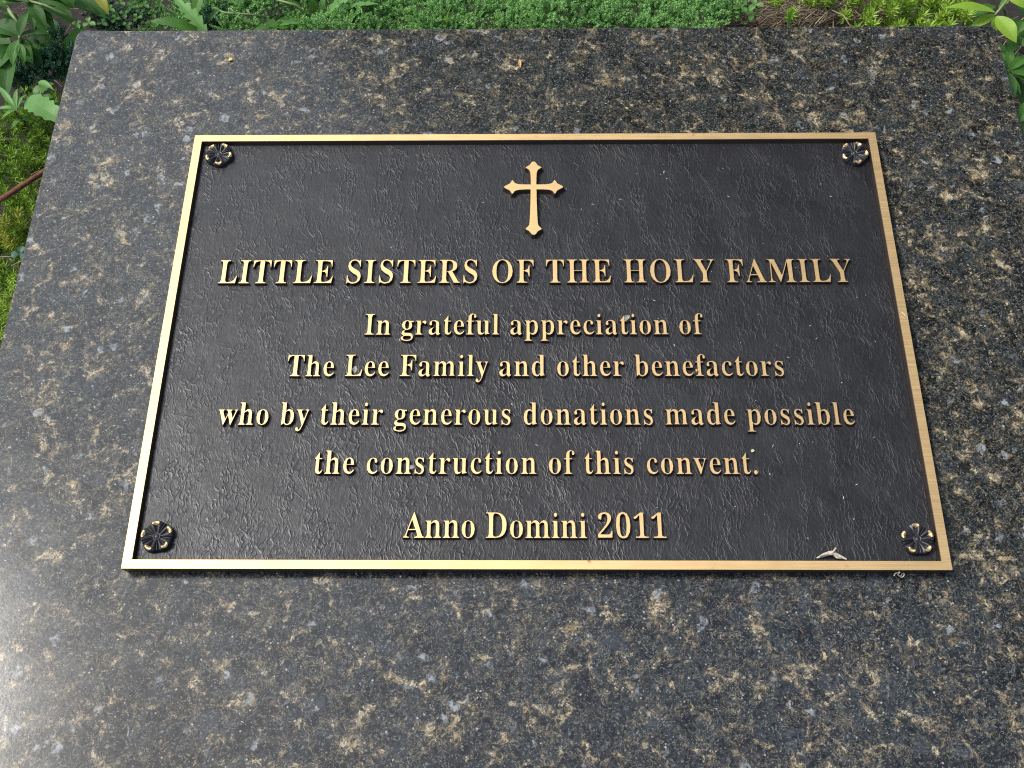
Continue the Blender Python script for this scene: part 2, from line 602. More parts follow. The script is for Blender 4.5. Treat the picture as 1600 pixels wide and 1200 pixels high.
def bez(sp, xs, ys, n=5):
    pts = []
    m = len(sp)
    for i in range(m):
        a, b = sp[i], sp[(i + 1) % m]
        p0, p1, p2, p3 = Vector((a[2], a[3])), Vector((a[4], a[5])), Vector((b[0], b[1])), Vector((b[2], b[3]))
        straight = abs((p1 - p0).cross(p3 - p0)) + abs((p2 - p0).cross(p3 - p0)) < 30 * max(1.0, (p3 - p0).length)
        k = 1 if straight else n
        for t in range(k):
            t /= k
            q = (1 - t) ** 3 * p0 + 3 * t * (1 - t) ** 2 * p1 + 3 * t * t * (1 - t) * p2 + t ** 3 * p3
            q = Vector((q.x * xs * 0.001, q.y * ys * 0.001))
            if not pts or (q - pts[-1]).length > 2e-5:
                pts.append(q)
    while len(pts) > 3 and (pts[0] - pts[-1]).length < 2e-5:
        pts.pop()
    return pts


def slim(rings):
    """how far each outline point steps inwards: broad stems lose most, hairlines almost nothing"""
    segs = [(o[i - 1], o[i]) for o in rings for i in range(len(o))]
    out = []
    for o in rings:
        m = len(o)
        q = []
        for i in range(m):
            p = o[i]
            n1 = (p - o[i - 1]).normalized()
            n2 = (o[(i + 1) % m] - p).normalized()
            d = Vector((-(n1.y + n2.y), n1.x + n2.x))
            if d.length < 1e-6:
                q.append(0.0)
                continue
            d.normalize()
            best = 1.0
            for a, b in segs:
                e = b - a
                den = d.x * e.y - d.y * e.x
                if abs(den) < 1e-12:
                    continue
                w_ = a - p
                t = (w_.x * e.y - w_.y * e.x) / den
                u = (w_.x * d.y - w_.y * d.x) / den
                if t > 2e-5 and -1e-6 <= u <= 1 + 1e-6:
                    best = min(best, t)
            q.append(0.00008 if best > 0.0046 else min(0.00042, 0.00007 + max(0, best - 0.0008) * 0.19))
        for _ in range(2):
            q = [(q[i - 1] + 2 * q[i] + q[(i + 1) % m]) / 4 for i in range(m)]
        out.append(q)
    return out


def offset(pts, d):
    """move a closed outline by d along its right-hand normal (outwards on these outlines: outer clockwise or holes counter-clockwise handled by caller)"""
    m = len(pts)
    out = []
    for i in range(m):
        a, b, c = pts[i - 1], pts[i], pts[(i + 1) % m]
        e1 = (b - a).normalized()
        e2 = (c - b).normalized()
        n1, n2 = Vector((e1.y, -e1.x)), Vector((e2.y, -e2.x))
        s = n1 + n2
        q = s.dot(s)
        if q < 0.35:
            s = s.normalized() * 1.6 if q > 1e-6 else n1
        else:
            s = s * (2.0 / q)
            if s.length > 1.6:
                s = s.normalized() * 1.6
        out.append(b + s * (d[i] if isinstance(d, list) else d))
    return out


def area(pts):
    return 0.5 * sum(pts[i - 1].x * pts[i].y - pts[i].x * pts[i - 1].y for i in range(len(pts)))


from mathutils.geometry import delaunay_2d_cdt


def inside(p, poly):
    c = False
    for i in range(len(poly)):
        a, b = poly[i - 1], poly[i]
        if (a.y > p.y) != (b.y > p.y) and p.x < (b.x - a.x) * (p.y - a.y) / (b.y - a.y) + a.x:
            c = not c
    return c


def relief(outlines, thin, draft, h, chamfer=0.00018):
    """mesh data of one raised sign: gold face (material 0), chamfer and drafted side (material 1)"""
    # orient: material on the left of travel (outer counter-clockwise, holes clockwise)
    rings = []
    for i, o in enumerate(outlines):
        depth = sum(inside(o[0], q) for j, q in enumerate(outlines) if j != i)
        ccw = area(o) > 0
        if ccw == (depth % 2 == 1):
            o = o[::-1]
        rings.append(o)
    v, f, mi = [], [], []
    if thin:
        rings = [offset(o, [-x for x in q]) for o, q in zip(rings, slim(rings))]
        thin = 0.0
    faces_in, pts_in = [], []
    for o in rings:
        top = offset(o, -thin)
        b = len(pts_in)
        pts_in += top
        faces_in.append([b + k for k in range(len(top))])
    vo, eo, fo, _, _, _ = delaunay_2d_cdt(pts_in, [], faces_in, 2, 1e-7)
    for t in fo:
        c = sum((Vector(vo[i]) for i in t), Vector((0, 0))) / len(t)
        if sum(inside(c, [pts_in[i] for i in fc]) for fc in faces_in) % 2 == 1:
            b = len(v)
            v += [(vo[i][0], vo[i][1], h) for i in t]
            f.append(tuple(range(b, b + len(t))))
            mi.append(0)
    for o in rings:
        r0, r1, r2 = offset(o, -thin), offset(o, -thin + chamfer), offset(o, -thin + draft)
        m = len(o)
        b = len(v)
        v += [(p.x, p.y, h) for p in r0] + [(p.x, p.y, h - chamfer) for p in r1] + [(p.x, p.y, -0.0008) for p in r2]
        for l in range(2):
            for k in range(m):
                f.append((b + l * m + k, b + (l + 1) * m + k, b + (l + 1) * m + (k + 1) % m, b + l * m + (k + 1) % m))
                mi.append(1)
    return v, f, mi


